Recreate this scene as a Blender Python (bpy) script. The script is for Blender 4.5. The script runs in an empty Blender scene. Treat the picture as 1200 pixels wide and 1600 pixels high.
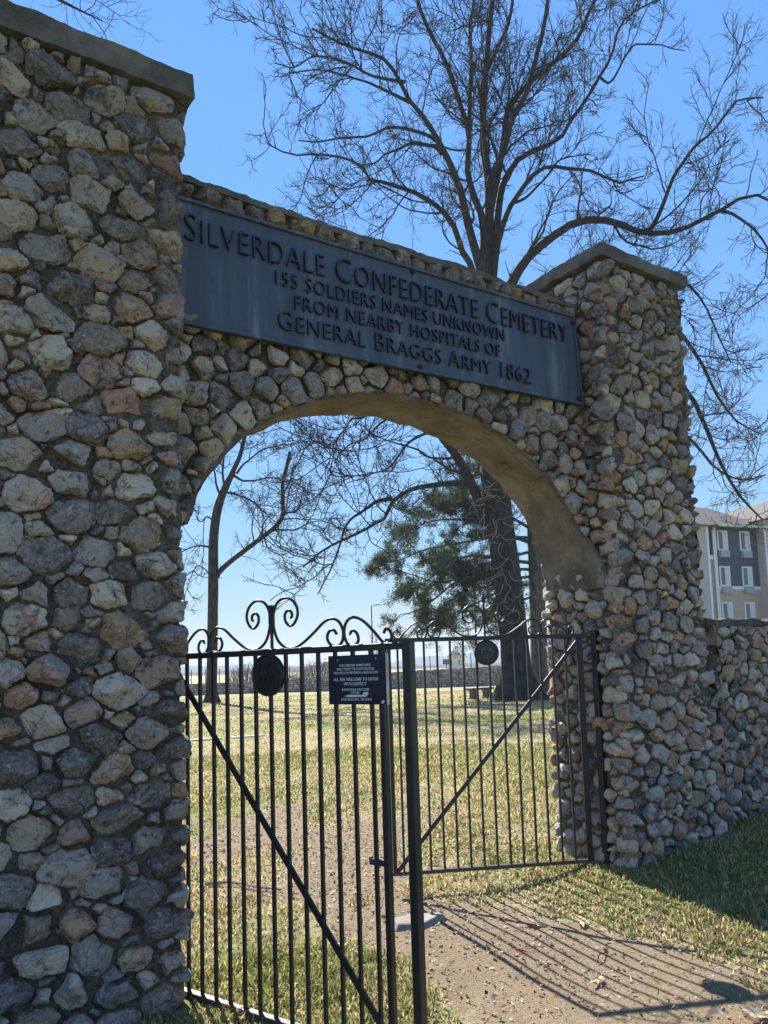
import bpy, bmesh, math, random
import numpy as np
from mathutils import Vector

SC = bpy.context.scene
COL = SC.collection
RNG = np.random.default_rng(7)
random.seed(7)

# ------------------------------------------------------------------ camera
CAM = np.array([-3.08004, -4.17590, 1.6])
YAW, PITCH, ROLL, FPX, SY = 0.59282, 0.09788, 0.03047, 1245.73, 121.43
_F = np.array([math.sin(YAW)*math.cos(PITCH), math.cos(YAW)*math.cos(PITCH), math.sin(PITCH)])
_R0 = np.array([math.cos(YAW), -math.sin(YAW), 0.0]); _U0 = np.cross(_R0, _F)
_c, _s = math.cos(ROLL), math.sin(ROLL)
_R, _U = _c*_R0-_s*_U0, _s*_R0+_c*_U0
cd = bpy.data.cameras.new('camera'); cam = bpy.data.objects.new('camera', cd); COL.objects.link(cam)
from mathutils import Matrix
cam.matrix_world = Matrix(((_R[0], _U[0], -_F[0], CAM[0]), (_R[1], _U[1], -_F[1], CAM[1]), (_R[2], _U[2], -_F[2], CAM[2]), (0, 0, 0, 1)))
cd.sensor_fit = 'AUTO'; cd.sensor_width = 36.0; cd.lens = FPX/1600*36.0
cd.shift_y = SY/1600; cd.clip_start = 0.05; cd.clip_end = 30000
SC.camera = cam

def ray(u, v): return _F+_R*(u-600)/FPX+_U*(800+SY-v)/FPX
def at(u, v, D): return CAM+ray(u, v)*D          # a point D metres deep
def ony(u, v, y=0.0):
    d = ray(u, v); return CAM+d*((y-CAM[1])/d[1])
def onz(u, v, z=0.0):
    d = ray(u, v); return CAM+d*((z-CAM[2])/d[2])

# ------------------------------------------------------------------ light
SUN_EL, SUN_AZ = 38.3, 10.8      # degrees; azimuth from +y towards +x
w = bpy.data.worlds.new('World'); SC.world = w; w.use_nodes = True
nt = w.node_tree; nt.nodes.clear()
sky = nt.nodes.new('ShaderNodeTexSky'); sky.sky_type = 'NISHITA'; sky.sun_disc = False
sky.sun_elevation = math.radians(SUN_EL); sky.sun_rotation = math.radians(SUN_AZ)
sky.altitude = 250; sky.air_density = 1.25; sky.dust_density = 0.0; sky.ozone_density = 6.0
bg = nt.nodes.new('ShaderNodeBackground'); bg.inputs['Strength'].default_value = 0.15
wo = nt.nodes.new('ShaderNodeOutputWorld')
bw = nt.nodes.new('ShaderNodeRGBToBW'); nt.links.new(sky.outputs[0], bw.inputs[0])      # the same soft shoulder over the whole sky
mk = nt.nodes.new('ShaderNodeMath'); mk.operation = 'MULTIPLY_ADD'; nt.links.new(bw.outputs[0], mk.inputs[0]); mk.inputs[1].default_value = .52; mk.inputs[2].default_value = 1
dv = nt.nodes.new('ShaderNodeVectorMath'); dv.operation = 'DIVIDE'; nt.links.new(sky.outputs[0], dv.inputs[0]); nt.links.new(mk.outputs[0], dv.inputs[1])
hs = nt.nodes.new('ShaderNodeHueSaturation'); hs.inputs['Saturation'].default_value = 1.10; nt.links.new(dv.outputs[0], hs.inputs['Color'])
nt.links.new(hs.outputs[0], bg.inputs[0]); nt.links.new(bg.outputs[0], wo.inputs[0])
sd = bpy.data.lights.new('sun', 'SUN'); sd.energy = 4.7; sd.angle = math.radians(0.5); sd.color = (1.0, 0.95, 0.87)
sun = bpy.data.objects.new('sun', sd); COL.objects.link(sun)
az, el = math.radians(SUN_AZ), math.radians(SUN_EL)
sdir = Vector((math.sin(az)*math.cos(el), math.cos(az)*math.cos(el), math.sin(el)))
sun.rotation_euler = sdir.to_track_quat('Z', 'Y').to_euler()
sun.location = (0, 0, 30)
SC.view_settings.view_transform = 'Standard'; SC.view_settings.look = 'None'
SC.view_settings.exposure = 1.62; SC.view_settings.gamma = 1; SC.view_settings.use_curve_mapping = False

# ------------------------------------------------------------------ helpers
def link(o, parent=None):
    COL.objects.link(o)
    if parent is not None: o.parent = parent
    return o
def tag(o, label=None, cat=None, group=None, kind=None):
    if label: o['label'] = label
    if cat: o['category'] = cat
    if group: o['group'] = group
    if kind: o['kind'] = kind
    return o
def empty(name, loc, label, cat, group=None, rz=0.0):
    o = bpy.data.objects.new(name, None); o.empty_display_size = .2
    o.location = loc; o.rotation_euler = (0, 0, rz); COL.objects.link(o)
    return tag(o, label, cat, group)
def mesh_np(name, V, faces, tone=None, smooth=True):
    """V (n,3); faces = list of int arrays (m,k); tone (n,3)"""
    me = bpy.data.meshes.new(name)
    V = np.asarray(V, np.float32); me.vertices.add(len(V)); me.vertices.foreach_set('co', V.ravel())
    idx = np.concatenate([f.ravel() for f in faces]).astype(np.int32)
    cnt = np.concatenate([np.full(len(f), f.shape[1]) for f in faces]).astype(np.int32)
    st = np.concatenate([[0], np.cumsum(cnt)[:-1]]).astype(np.int32)
    me.loops.add(len(idx)); me.loops.foreach_set('vertex_index', idx)
    me.polygons.add(len(cnt)); me.polygons.foreach_set('loop_start', st)
    if smooth: me.polygons.foreach_set('use_smooth', np.ones(len(cnt), bool))
    me.update(calc_edges=True)
    if tone is not None:
        a = me.attributes.new('tone', 'FLOAT_COLOR', 'POINT')
        t = np.ones((len(V), 4), np.float32); t[:, :3] = tone; a.data.foreach_set('color', t.ravel())
    return me
def mobj(name, me, mat, parent=None, loc=None):
    if mat is not None and not me.materials: me.materials.append(mat)
    o = bpy.data.objects.new(name, me)
    if loc is not None: o.location = loc
    return link(o, parent)
class MB:
    """collects boxes, bars, tubes, prisms into one mesh"""
    def __init__(s): s.V = []; s.F = []; s.n = 0
    def add(s, V, F):
        V = [tuple(map(float, v)) for v in V]; s.V += V; s.F += [tuple(i+s.n for i in f) for f in F]; s.n += len(V)
    def box(s, a, b):
        x0, y0, z0 = a; x1, y1, z1 = b
        s.add([(x0,y0,z0),(x1,y0,z0),(x1,y1,z0),(x0,y1,z0),(x0,y0,z1),(x1,y0,z1),(x1,y1,z1),(x0,y1,z1)],
              [(3,2,1,0),(4,5,6,7),(0,1,5,4),(1,2,6,5),(2,3,7,6),(3,0,4,7)])
    def obox(s, c, ax, ay, az_):
        c, ax, ay, az_ = map(lambda q: np.array(q, float), (c, ax, ay, az_))
        V = [c+i*ax+j*ay+k*az_ for k in (-1, 1) for j in (-1, 1) for i in (-1, 1)]
        s.add(V, [(0,2,3,1),(4,5,7,6),(0,1,5,4),(1,3,7,5),(3,2,6,7),(2,0,4,6)])
    def bar(s, p, q, wx, wy, up=(0, 1, 0)):
        p, q = np.array(p, float), np.array(q, float); d = q-p; L = np.linalg.norm(d); d /= L
        a = np.cross(d, np.array(up, float)); a /= np.linalg.norm(a); b = np.cross(a, d)
        s.obox((p+q)/2, a*wx/2, b*wy/2, d*L/2)
    def tube(s, pts, r, k=8, cap=True):
        pts = [np.array(p, float) for p in pts]; n = len(pts)
        if np.isscalar(r): r = [r]*n
        ref = np.array([.13, 1, .07]); V = []
        for i, p in enumerate(pts):
            t = pts[min(i+1, n-1)]-pts[max(i-1, 0)]; t /= np.linalg.norm(t)+1e-9
            a = np.cross(t, ref); a /= np.linalg.norm(a)+1e-9; b = np.cross(t, a)
            for j in range(k):
                an = 2*math.pi*j/k; V.append(p+(a*math.cos(an)+b*math.sin(an))*r[i])
        F = [(i*k+j, i*k+(j+1) % k, (i+1)*k+(j+1) % k, (i+1)*k+j) for i in range(n-1) for j in range(k)]
        if cap: F += [tuple(range(k))[::-1], tuple((n-1)*k+j for j in range(k))]
        s.add(V, F)
    def prism(s, poly, y0, y1):      # poly in xz
        n = len(poly); V = [(x, y0, z) for x, z in poly]+[(x, y1, z) for x, z in poly]
        s.add(V, [tuple(range(n)), tuple(range(2*n-1, n-1, -1))]+[(i, n+i, n+(i+1) % n, (i+1) % n) for i in range(n)])
    def build(s, name, mat, parent=None, loc=None, smooth=False, bevel=0):
        me = bpy.data.meshes.new(name); me.from_pydata(s.V, [], s.F)
        bm = bmesh.new(); bm.from_mesh(me); bmesh.ops.recalc_face_normals(bm, faces=bm.faces)
        if bevel: bmesh.ops.bevel(bm, geom=bm.edges[:], offset=bevel, segments=1, affect='EDGES', profile=.5)
        bm.to_mesh(me); bm.free()
        if smooth:
            me.polygons.foreach_set('use_smooth', np.ones(len(me.polygons), bool))
        me.update()
        return mobj(name, me, mat, parent, loc)

def snoise(x, y, z=0.0, seed=0, oct=3, f=1.0):
    """cheap smooth numpy noise in about -1..1"""
    r = np.random.default_rng(seed); out = 0; amp = 1; tot = 0
    for o in range(oct):
        for k in range(4):
            a = r.normal(size=3); a *= f*r.uniform(.7, 1.3)*2.2/np.linalg.norm(a); ph = r.uniform(0, 6.28)
            out = out+amp*np.sin(a[0]*x+a[1]*y+a[2]*z+ph)*.5
        tot += amp; amp *= .55; f *= 2.1
    return out/tot

# ------------------------------------------------------------------ materials
class NT:
    def __init__(s, name):
        s.m = bpy.data.materials.new(name); s.m.use_nodes = True; s.t = s.m.node_tree; s.t.nodes.clear()
        s.out = s.n('ShaderNodeOutputMaterial')
    def n(s, typ, **kw):
        nd = s.t.nodes.new(typ)
        for k, v in kw.items(): setattr(nd, k, v)
        return nd
    def l(s, a, b): s.t.links.new(a, b)
    def inp(s, sock, v):
        if isinstance(v, bpy.types.NodeSocket): s.l(v, sock)
        else:
            if sock.type == 'RGBA' and len(v) == 3: v = (*v, 1)
            sock.default_value = v
    def math(s, op, a, b=0.0, c=None, clamp=False):
        nd = s.n('ShaderNodeMath', operation=op, use_clamp=clamp); s.inp(nd.inputs[0], a); s.inp(nd.inputs[1], b)
        if c is not None: s.inp(nd.inputs[2], c)
        return nd.outputs[0]
    def mix(s, f, a, b, blend='MIX'):
        nd = s.n('ShaderNodeMix', data_type='RGBA', blend_type=blend)
        s.inp(nd.inputs['Factor'], f); s.inp(nd.inputs[6], a); s.inp(nd.inputs[7], b); return nd.outputs[2]
    def noise(s, vec, scale, det=3, rough=.55, dist=0.0):
        nd = s.n('ShaderNodeTexNoise'); s.l(vec, nd.inputs['Vector']); nd.inputs['Scale'].default_value = scale
        nd.inputs['Detail'].default_value = det; nd.inputs['Roughness'].default_value = rough; nd.inputs['Distortion'].default_value = dist
        return nd.outputs['Fac']
    def ramp(s, f, stops, interp='LINEAR'):
        nd = s.n('ShaderNodeValToRGB'); s.l(f, nd.inputs[0]); r = nd.color_ramp; r.interpolation = interp
        while len(r.elements) < len(stops): r.elements.new(0.5)
        for e, (p, c) in zip(r.elements, stops):
            e.position = p; e.color = (*c, 1) if len(c) == 3 else c
        return nd.outputs[0]
    def step(s, f, lo, hi):
        nd = s.n('ShaderNodeMapRange'); s.l(f, nd.inputs[0]); nd.inputs[1].default_value = lo; nd.inputs[2].default_value = hi
        nd.interpolation_type = 'SMOOTHSTEP'; return nd.outputs[0]
    def coord(s, kind='Object'): return s.n('ShaderNodeTexCoord').outputs[kind]
    def bsdf(s, col, rough=.9, bump=None, bstr=.5, bdist=.01, spec=.3, metal=0.0, trans=0.0):
        b = s.n('ShaderNodeBsdfPrincipled'); s.inp(b.inputs['Base Color'], col); s.inp(b.inputs['Roughness'], rough)
        b.inputs['Specular IOR Level'].default_value = spec; b.inputs['Metallic'].default_value = metal
        if bump is not None:
            bn = s.n('ShaderNodeBump'); bn.inputs['Strength'].default_value = bstr; bn.inputs['Distance'].default_value = bdist
            s.l(bump, bn.inputs['Height']); s.l(bn.outputs[0], b.inputs['Normal'])
        sh = b.outputs[0]
        if trans:
            t = s.n('ShaderNodeBsdfTranslucent'); s.inp(t.inputs[0], col); mx = s.n('ShaderNodeMixShader')
            mx.inputs[0].default_value = trans; s.l(sh, mx.inputs[1]); s.l(t.outputs[0], mx.inputs[2]); sh = mx.outputs[0]
        s.l(sh, s.out.inputs[0]); return s.m

def mat_rock():
    t = NT('field_stone'); a = t.n('ShaderNodeAttribute', attribute_name='tone'); sep = t.n('ShaderNodeSeparateColor'); t.l(a.outputs['Color'], sep.inputs[0])
    tone, rnd, rnd2 = sep.outputs[0], sep.outputs[1], sep.outputs[2]
    off = t.math('MULTIPLY', rnd, 57.0); vm = t.n('ShaderNodeVectorMath', operation='ADD'); t.l(t.coord(), vm.inputs[0])
    cx = t.n('ShaderNodeCombineXYZ'); t.l(off, cx.inputs[0]); t.l(t.math('MULTIPLY', rnd2, 31.0), cx.inputs[1]); t.l(off, cx.inputs[2]); t.l(cx.outputs[0], vm.inputs[1])
    p = vm.outputs[0]
    stops = [(0, (.10,.088,.086)), (.14, (.20,.175,.168)), (.28, (.345,.303,.28)), (.40, (.50,.445,.395)), (.52, (.25,.185,.135)), (.60, (.56,.46,.34)),
             (.68, (.74,.64,.50)), (.76, (.30,.265,.26)), (.84, (.56,.36,.19)), (.90, (.38,.18,.10)), (.95, (.52,.31,.26)), (1.0, (.70,.64,.54))]
    base = t.ramp(tone, stops)
    tone2 = t.math('FRACT', t.math('ADD', tone, t.math('MULTIPLY', rnd2, .35)))
    base2 = t.ramp(tone2, stops)
    m1 = t.noise(p, 7, 5, .65, .6)
    c = t.mix(t.step(m1, .46, .66), base, base2)
    # brightness grain
    g = t.noise(p, 42, 6, .75); c = t.mix(t.math('MULTIPLY', t.step(g, .40, .66), .75), c, t.mix(.55, c, (.62,.58,.50)))
    lo = t.noise(p, 18, 7, .78, .5); c = t.mix(t.math('MULTIPLY', t.step(lo, .52, .64), .82), c, (.05,.046,.040))
    # pale lichen
    li = t.noise(p, 24, 4, .7, 1.2); c = t.mix(t.math('MULTIPLY', t.step(li, .58, .66), .7), c, (.58,.56,.49))
    # cracks / veins
    vo = t.n('ShaderNodeTexVoronoi', feature='DISTANCE_TO_EDGE'); t.l(p, vo.inputs['Vector']); vo.inputs['Scale'].default_value = 13
    vd = t.n('ShaderNodeVectorMath', operation='ADD'); nn = t.n('ShaderNodeTexNoise'); t.l(p, nn.inputs['Vector']); nn.inputs['Scale'].default_value = 9; nn.inputs['Detail'].default_value = 4
    sc = t.n('ShaderNodeVectorMath', operation='SCALE'); t.l(nn.outputs['Color'], sc.inputs[0]); sc.inputs['Scale'].default_value = .22
    t.l(p, vd.inputs[0]); t.l(sc.outputs[0], vd.inputs[1]); t.l(vd.outputs[0], vo.inputs['Vector'])
    cr = t.step(vo.outputs['Distance'], 0.0, .035); crm = t.math('MULTIPLY', t.math('SUBTRACT', 1.0, cr), t.step(m1, .42, .6))
    c = t.mix(t.math('MULTIPLY', crm, .35), c, (.07,.06,.05))
    # rain soot on upper courses, a stain with ragged edges
    geo = t.n('ShaderNodeNewGeometry').outputs['Position']; sx = t.n('ShaderNodeSeparateXYZ'); t.l(geo, sx.inputs[0])
    st = t.noise(geo, 1.7, 5, .65); top = t.step(t.math('ADD', sx.outputs[2], t.math('MULTIPLY', st, 2.6)), 3.7, 5.6)
    c = t.mix(t.math('MULTIPLY', top, .42), c, t.mix(.72, c, (.03,.028,.026)))
    h = t.math('ADD', t.math('MULTIPLY', t.noise(p, 20, 6, .68), 1.0), t.math('MULTIPLY', t.noise(p, 90, 4, .7), .35))
    h = t.math('SUBTRACT', h, t.math('MULTIPLY', crm, .25))
    return t.bsdf(c, .88, h, 1.0, .034, .25)
def mat_mortar():
    t = NT('old_mortar'); p = t.coord('Object')
    a = t.noise(p, 3, 6, .7); b = t.noise(p, 45, 5, .75); c3 = t.noise(p, 150, 3, .7)
    c = t.ramp(a, [(.3, (.13,.112,.09)), (.5, (.24,.21,.168)), (.7, (.36,.315,.25))])
    c = t.mix(t.math('MULTIPLY', t.step(b, .46, .62), .7), c, (.055,.048,.04))
    c = t.mix(t.math('MULTIPLY', t.step(c3, .55, .7), .4), c, (.42,.39,.33))
    h = t.math('ADD', b, t.math('MULTIPLY', c3, .6))
    return t.bsdf(c, .95, h, 1.0, .04, .15)
def mat_cap():
    t = NT('weathered_concrete'); p = t.coord('Object')
    a = t.noise(p, 4, 6, .7); b = t.noise(p, 60, 5, .75)
    c = t.ramp(a, [(.3, (.07,.063,.056)), (.5, (.16,.145,.125)), (.72, (.27,.245,.21))])
    c = t.mix(t.math('MULTIPLY', t.step(b, .5, .8), .6), c, (.05,.045,.04))
    return t.bsdf(c, .95, t.math('ADD', b, a), 1.0, .02, .15)
def mat_soffit():
    t = NT('arch_concrete'); p = t.coord('Object')
    mp = t.n('ShaderNodeMapping'); t.l(p, mp.inputs[0]); mp.inputs['Scale'].default_value = (3, 14, 3)
    a = t.noise(p, 3.2, 6, .68, .4); s_ = t.noise(mp.outputs[0], 1.4, 4, .6); b = t.noise(p, 70, 4, .7)
    c = t.ramp(a, [(.28, (.13,.11,.088)), (.5, (.25,.213,.168)), (.7, (.39,.34,.275))])
    c = t.mix(t.math('MULTIPLY', t.step(s_, .5, .7), .35), c, (.13,.10,.07))
    vo = t.n('ShaderNodeTexVoronoi', feature='DISTANCE_TO_EDGE'); nn = t.n('ShaderNodeTexNoise'); t.l(p, nn.inputs['Vector']); nn.inputs['Scale'].default_value = 5; nn.inputs['Detail'].default_value = 5
    vd = t.n('ShaderNodeVectorMath', operation='ADD'); sc = t.n('ShaderNodeVectorMath', operation='SCALE'); t.l(nn.outputs['Color'], sc.inputs[0]); sc.inputs['Scale'].default_value = .5
    t.l(p, vd.inputs[0]); t.l(sc.outputs[0], vd.inputs[1]); t.l(vd.outputs[0], vo.inputs['Vector']); vo.inputs['Scale'].default_value = 3.2
    cr = t.math('MULTIPLY', t.math('SUBTRACT', 1.0, t.step(vo.outputs['Distance'], 0, .012)), t.step(t.noise(p, 2.3, 3), .48, .6))
    c = t.mix(t.math('MULTIPLY', cr, .8), c, (.04,.03,.02))
    h = t.math('SUBTRACT', t.math('ADD', b, t.math('MULTIPLY', a, 2.0)), cr)
    return t.bsdf(c, .93, h, 1.0, .03, .15)
def mat_iron():
    t = NT('black_iron'); p = t.coord('Object'); a = t.noise(p, 40, 5, .7)
    c = t.ramp(a, [(.4, (.012,.012,.013)), (.62, (.02,.02,.021)), (.8, (.06,.055,.05))])
    return t.bsdf(c, .42, t.noise(p, 120, 3), .25, .004, .5)
def mat_sign():
    t = NT('slate_metal'); p = t.coord('Object')
    mp = t.n('ShaderNodeMapping'); t.l(p, mp.inputs[0]); mp.inputs['Scale'].default_value = (9, 9, .9)
    s1 = t.noise(mp.outputs[0], 1.2, 5, .6); b = t.noise(p, 9, 5, .7); mp2 = t.n('ShaderNodeMapping'); t.l(p, mp2.inputs[0]); mp2.inputs['Scale'].default_value = (30, 30, 1.2)
    s2 = t.noise(mp2.outputs[0], 1.0, 3, .6)
    c = t.ramp(s1, [(.35, (.040,.053,.078)), (.55, (.056,.074,.108)), (.72, (.13,.155,.19))])
    c = t.mix(t.math('MULTIPLY', t.step(s2, .58, .75), .35), c, (.22,.24,.25))
    c = t.mix(t.math('MULTIPLY', t.step(b, .52, .75), .5), c, (.036,.047,.068))
    return t.bsdf(c, t.ramp(b, [(.3, (.42,)*3), (.7, (.62,)*3)]), t.noise(p, 60, 3), .15, .004, .45)
def plain(name, col, rough=.8, nscale=20, var=.25, spec=.3, bump=.2, bdist=.005, metal=0.0, trans=0.0):
    t = NT(name); p = t.coord('Object'); a = t.noise(p, nscale, 5, .65)
    lo = tuple(c*(1-var) for c in col); hi = tuple(min(1, c*(1+var)) for c in col)
    return t.bsdf(t.ramp(a, [(.3, lo), (.7, hi)]), rough, t.noise(p, nscale*3, 4), bump, bdist, spec, metal, trans)
def mat_bark(name, dark, light, rough=.95):
    t = NT(name); p = t.coord('Object'); mp = t.n('ShaderNodeMapping'); t.l(p, mp.inputs[0]); mp.inputs['Scale'].default_value = (1, 1, .22)
    a = t.noise(mp.outputs[0], 9, 6, .7, .4); b = t.noise(p, 1.2, 4, .6)
    c = t.mix(t.step(b, .4, .65), t.ramp(a, [(.35, dark), (.65, light)]), t.ramp(a, [(.35, dark), (.7, tuple(x*1.35 for x in light))]))
    return t.bsdf(c, rough, a, 1.0, .06, .15)
def mat_attr(name, rough=.8, trans=0.0, noise=0):
    t = NT(name); a = t.n('ShaderNodeAttribute', attribute_name='tone'); c = a.outputs['Color']
    return t.bsdf(c, rough, None, spec=.2, trans=trans)
def mat_ground():
    t = NT('ground_cover'); a = t.n('ShaderNodeAttribute', attribute_name='tone'); sep = t.n('ShaderNodeSeparateColor'); t.l(a.outputs['Color'], sep.inputs[0])
    dirt, green, far = sep.outputs
    p = t.n('ShaderNodeNewGeometry').outputs['Position']
    n1 = t.noise(p, .8, 6, .65); n2 = t.noise(p, 6, 6, .7); n3 = t.noise(p, 45, 5, .75); n4 = t.noise(p, 190, 3, .7)
    straw = t.ramp(n3, [(.3, (.20,.165,.09)), (.5, (.36,.31,.18)), (.7, (.52,.45,.28))])
    grn = t.ramp(n3, [(.3, (.10,.12,.035)), (.5, (.20,.225,.07)), (.7, (.32,.34,.13))])
    gm = t.step(t.math('ADD', green, t.math('MULTIPLY', t.math('SUBTRACT', n2, .5), 1.1)), .35, .65)
    gr = t.mix(gm, straw, grn)
    so = t.ramp(t.math('ADD', t.math('MULTIPLY', n3, .6), t.math('MULTIPLY', n4, .4)), [(.32, (.13,.095,.058)), (.46, (.25,.19,.12)), (.58, (.345,.27,.185)), (.72, (.48,.39,.29))])
    so = t.mix(t.math('MULTIPLY', t.step(n2, .45, .65), .5), so, (.23,.165,.10))
    dm = t.step(t.math('ADD', dirt, t.math('MULTIPLY', t.math('SUBTRACT', n2, .5), .9)), .35, .6)
    c = t.mix(dm, gr, so)
    c = t.mix(t.math('MULTIPLY', t.step(n1, .5, .68), .22), c, (.10,.085,.05))
    h = t.math('ADD', t.math('MULTIPLY', n3, 1.0), t.math('MULTIPLY', n4, .5))
    return t.bsdf(c, .97, h, .9, .025, .1)

M = dict(rock=mat_rock(), mortar=mat_mortar(), cap=mat_cap(), soffit=mat_soffit(), iron=mat_iron(), sign=mat_sign(),
         letter=plain('sign_letter', (.022,.028,.040), .45, 30, .3, .45), plaque=plain('plaque_black', (.012,.013,.03), .35, 20, .2, .4, .05),
         white=plain('white_print', (.62,.64,.70), .6, 60, .15, .3, 0.05), plaqueedge=plain('plaque_edge', (.55,.53,.47), .5),
         relief=plain('worn_relief', (.10,.095,.10), .5, 60, .3), bark=mat_bark('grey_bark', (.016,.015,.014), (.066,.060,.053)),
         twig=plain('twig_bark', (.042,.036,.032), .9, 8, .35, .2, 0), bark2=mat_bark('dark_bark', (.018,.014,.011), (.075,.06,.048)),
         bark3=mat_bark('cedar_bark', (.05,.043,.038), (.19,.165,.145)), vine=plain('pale_dead_vine', (.22,.195,.165), .9, 10, .3, .2, 0),
         foliage=mat_attr('cedar_foliage', .8, .25), grass=mat_attr('grass_blade', .7, .45), litter=mat_attr('leaf_litter', .85, .15),
         leaf=plain('dry_leaf', (.66,.50,.32), .7, 30, .3, .3, .4, .004, 0, .3), leafo=plain('rust_leaf', (.36,.15,.06), .7, 30, .3, .3, .4, .004, 0, .3), ground=mat_ground(),
         slab=plain('pale_concrete', (.46,.44,.39), .9, 14, .2), bench=plain('bench_stone', (.13,.118,.10), .9, 10, .3),
         hill=plain('wooded_hill', (.07,.075,.05), 1, .01, .3, 0, 0), brush=plain('winter_brush', (.14,.10,.07), 1, .3, .35, 0, 0),
         dsid=plain('charcoal_siding', (.075,.085,.105), .6, 2, .08, .3, 0), tsid=plain('tan_siding', (.46,.36,.26), .7, 2, .08, .3, 0),
         lsid=plain('grey_siding', (.44,.43,.41), .7, 2, .08, .3, 0), trim=plain('white_trim', (.74,.75,.77), .6, 3, .05, .3, 0),
         roof=plain('roof_shingle', (.13,.115,.10), .9, 3, .25, .2, .3), glass=plain('window_glass', (.05,.06,.08), .08, 1, .1, .8, 0),
         curtain=plain('window_curtain', (.50,.55,.62), .35, 2, .1, .6, 0), acunit=plain('vent_grey', (.34,.35,.37), .6, 5, .1, .3, 0),
         pole=plain('pole_metal', (.05,.05,.05), .5), cream=plain('cream_wall', (.62,.58,.48), .8, 2, .1), rail=plain('worn_iron', (.045,.04,.037), .4, 50, .5, .5),
         bark_chip=plain('grey_slate', (.22,.20,.17), .8, 20, .3, .3, .5))

# ------------------------------------------------------------------ ground
def smooth(x, a, b):
    t = np.clip((np.asarray(x, float)-a)/(b-a), 0, 1); return t*t*(3-2*t)
def hgt(x, y):
    x = np.asarray(x, float); y = np.asarray(y, float)
    near = 1-smooth(np.hypot(x-2, y), 5, 14)
    h = .20*smooth(x, .75, 2.3)*near+.03*smooth(x, 2.3, 4.5)*near
    h = h-.03*np.exp(-((x-.2)**2+(y+.3)**2)/1.8)
    return h+.012*snoise(x, y, seed=3, oct=3, f=1.6)*near
def dirt_mask(x, y):
    d = np.exp(-(((x-.15)/1.25)**2+((y+.9)/2.1)**2)**1.6)
    d = np.maximum(d, .72*np.exp(-(((x-.5)/1.6)**2+((y-2.2)/2.6)**2)**1.3))
    d = d*(1-.95*np.exp(-(((x+1.05)/.55)**2+((y+.25)/.75)**2)**1.5))
    d = d*(1-.9*smooth(x+.25*(y+1), .55, 1.1)*(1-smooth(y, .6, 1.4)))
    return np.clip(d+.45*snoise(x, y, seed=11, oct=4, f=1.6)*(d > .04)*(d < .97), 0, 1)
def green_mask(x, y):
    g = .44+.34*snoise(x, y, seed=21, oct=3, f=.55)
    g = g+.55*np.exp(-(((x+1.1)/.6)**2+((y+.25)/.8)**2))+.22*smooth(x, .7, 1.4)*(1-smooth(y, .8, 2.0))
    return np.clip(g, 0, 1)
nr, ns = 330, 300
rr = np.concatenate([[0.0], np.geomspace(.12, 9000, nr)]); th = np.linspace(0, 2*np.pi, ns, endpoint=False)
GX = (rr[1:, None]*np.cos(th)).ravel(); GY = (rr[1:, None]*np.sin(th)).ravel()
GX = np.concatenate([[0.], GX]); GY = np.concatenate([[0.], GY]); GZ = hgt(GX, GY)
i = np.arange(nr-1)[:, None]*ns+1; j = np.arange(ns)[None, :]; j2 = (j+1) % ns
Q = np.stack([i+j, i+ns+j, i+ns+j2, i+j2], -1).reshape(-1, 4)
T3 = np.stack([np.zeros(ns, int), 1+np.arange(ns), 1+(np.arange(ns)+1) % ns], -1)
tone = np.stack([dirt_mask(GX, GY), green_mask(GX, GY), smooth(np.hypot(GX, GY), 40, 90)], -1)
g = mobj('ground', mesh_np('ground', np.stack([GX, GY, GZ], -1), [T3, Q], tone), M['ground']); tag(g, kind='structure')

# ------------------------------------------------------------------ rubble stones
def clip(poly, nx, ny, d):         # keep nx*x+ny*y<=d
    out = []; n = len(poly)
    for k in range(n):
        a = poly[k]; b = poly[(k+1) % n]; da = nx*a[0]+ny*a[1]-d; db = nx*b[0]+ny*b[1]-d
        if da <= 0: out.append(a)
        if da*db < 0:
            t = da/(da-db); out.append((a[0]+(b[0]-a[0])*t, a[1]+(b[1]-a[1])*t))
    return out
def pack(rng, inside, box, rmin, rmax, asp=1.25, fixed=(), tries=5200, power=1.0):
    """sites (u,v,r) packed without much overlap; u squeezed by asp"""
    S = [(u/asp, v, r, 1) for u, v, r in fixed]
    u0, v0, u1, v1 = box
    for lvl in np.linspace(1, 0, 9):
        r0 = rmin+(rmax-rmin)*lvl**1.2
        A = np.array(S) if S else np.zeros((0, 4)); 
        for _ in range(tries//9):
            r = r0*rng.uniform(.85, 1.12); u = rng.uniform(u0, u1)/asp; v = rng.uniform(v0, v1)
            if not inside(u*asp, v, r): continue
            if S:
                A = np.array(S) if len(S) != len(A) else A
                d = np.hypot(A[:, 0]-u, A[:, 1]-v)
                if np.any(d < (A[:, 2]+r)*.86): continue
            S.append((u, v, r, 0))
            if lvl > 0 and len(S) > 4 and rng.random() < .012*power: break
    return np.array(S)
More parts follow.
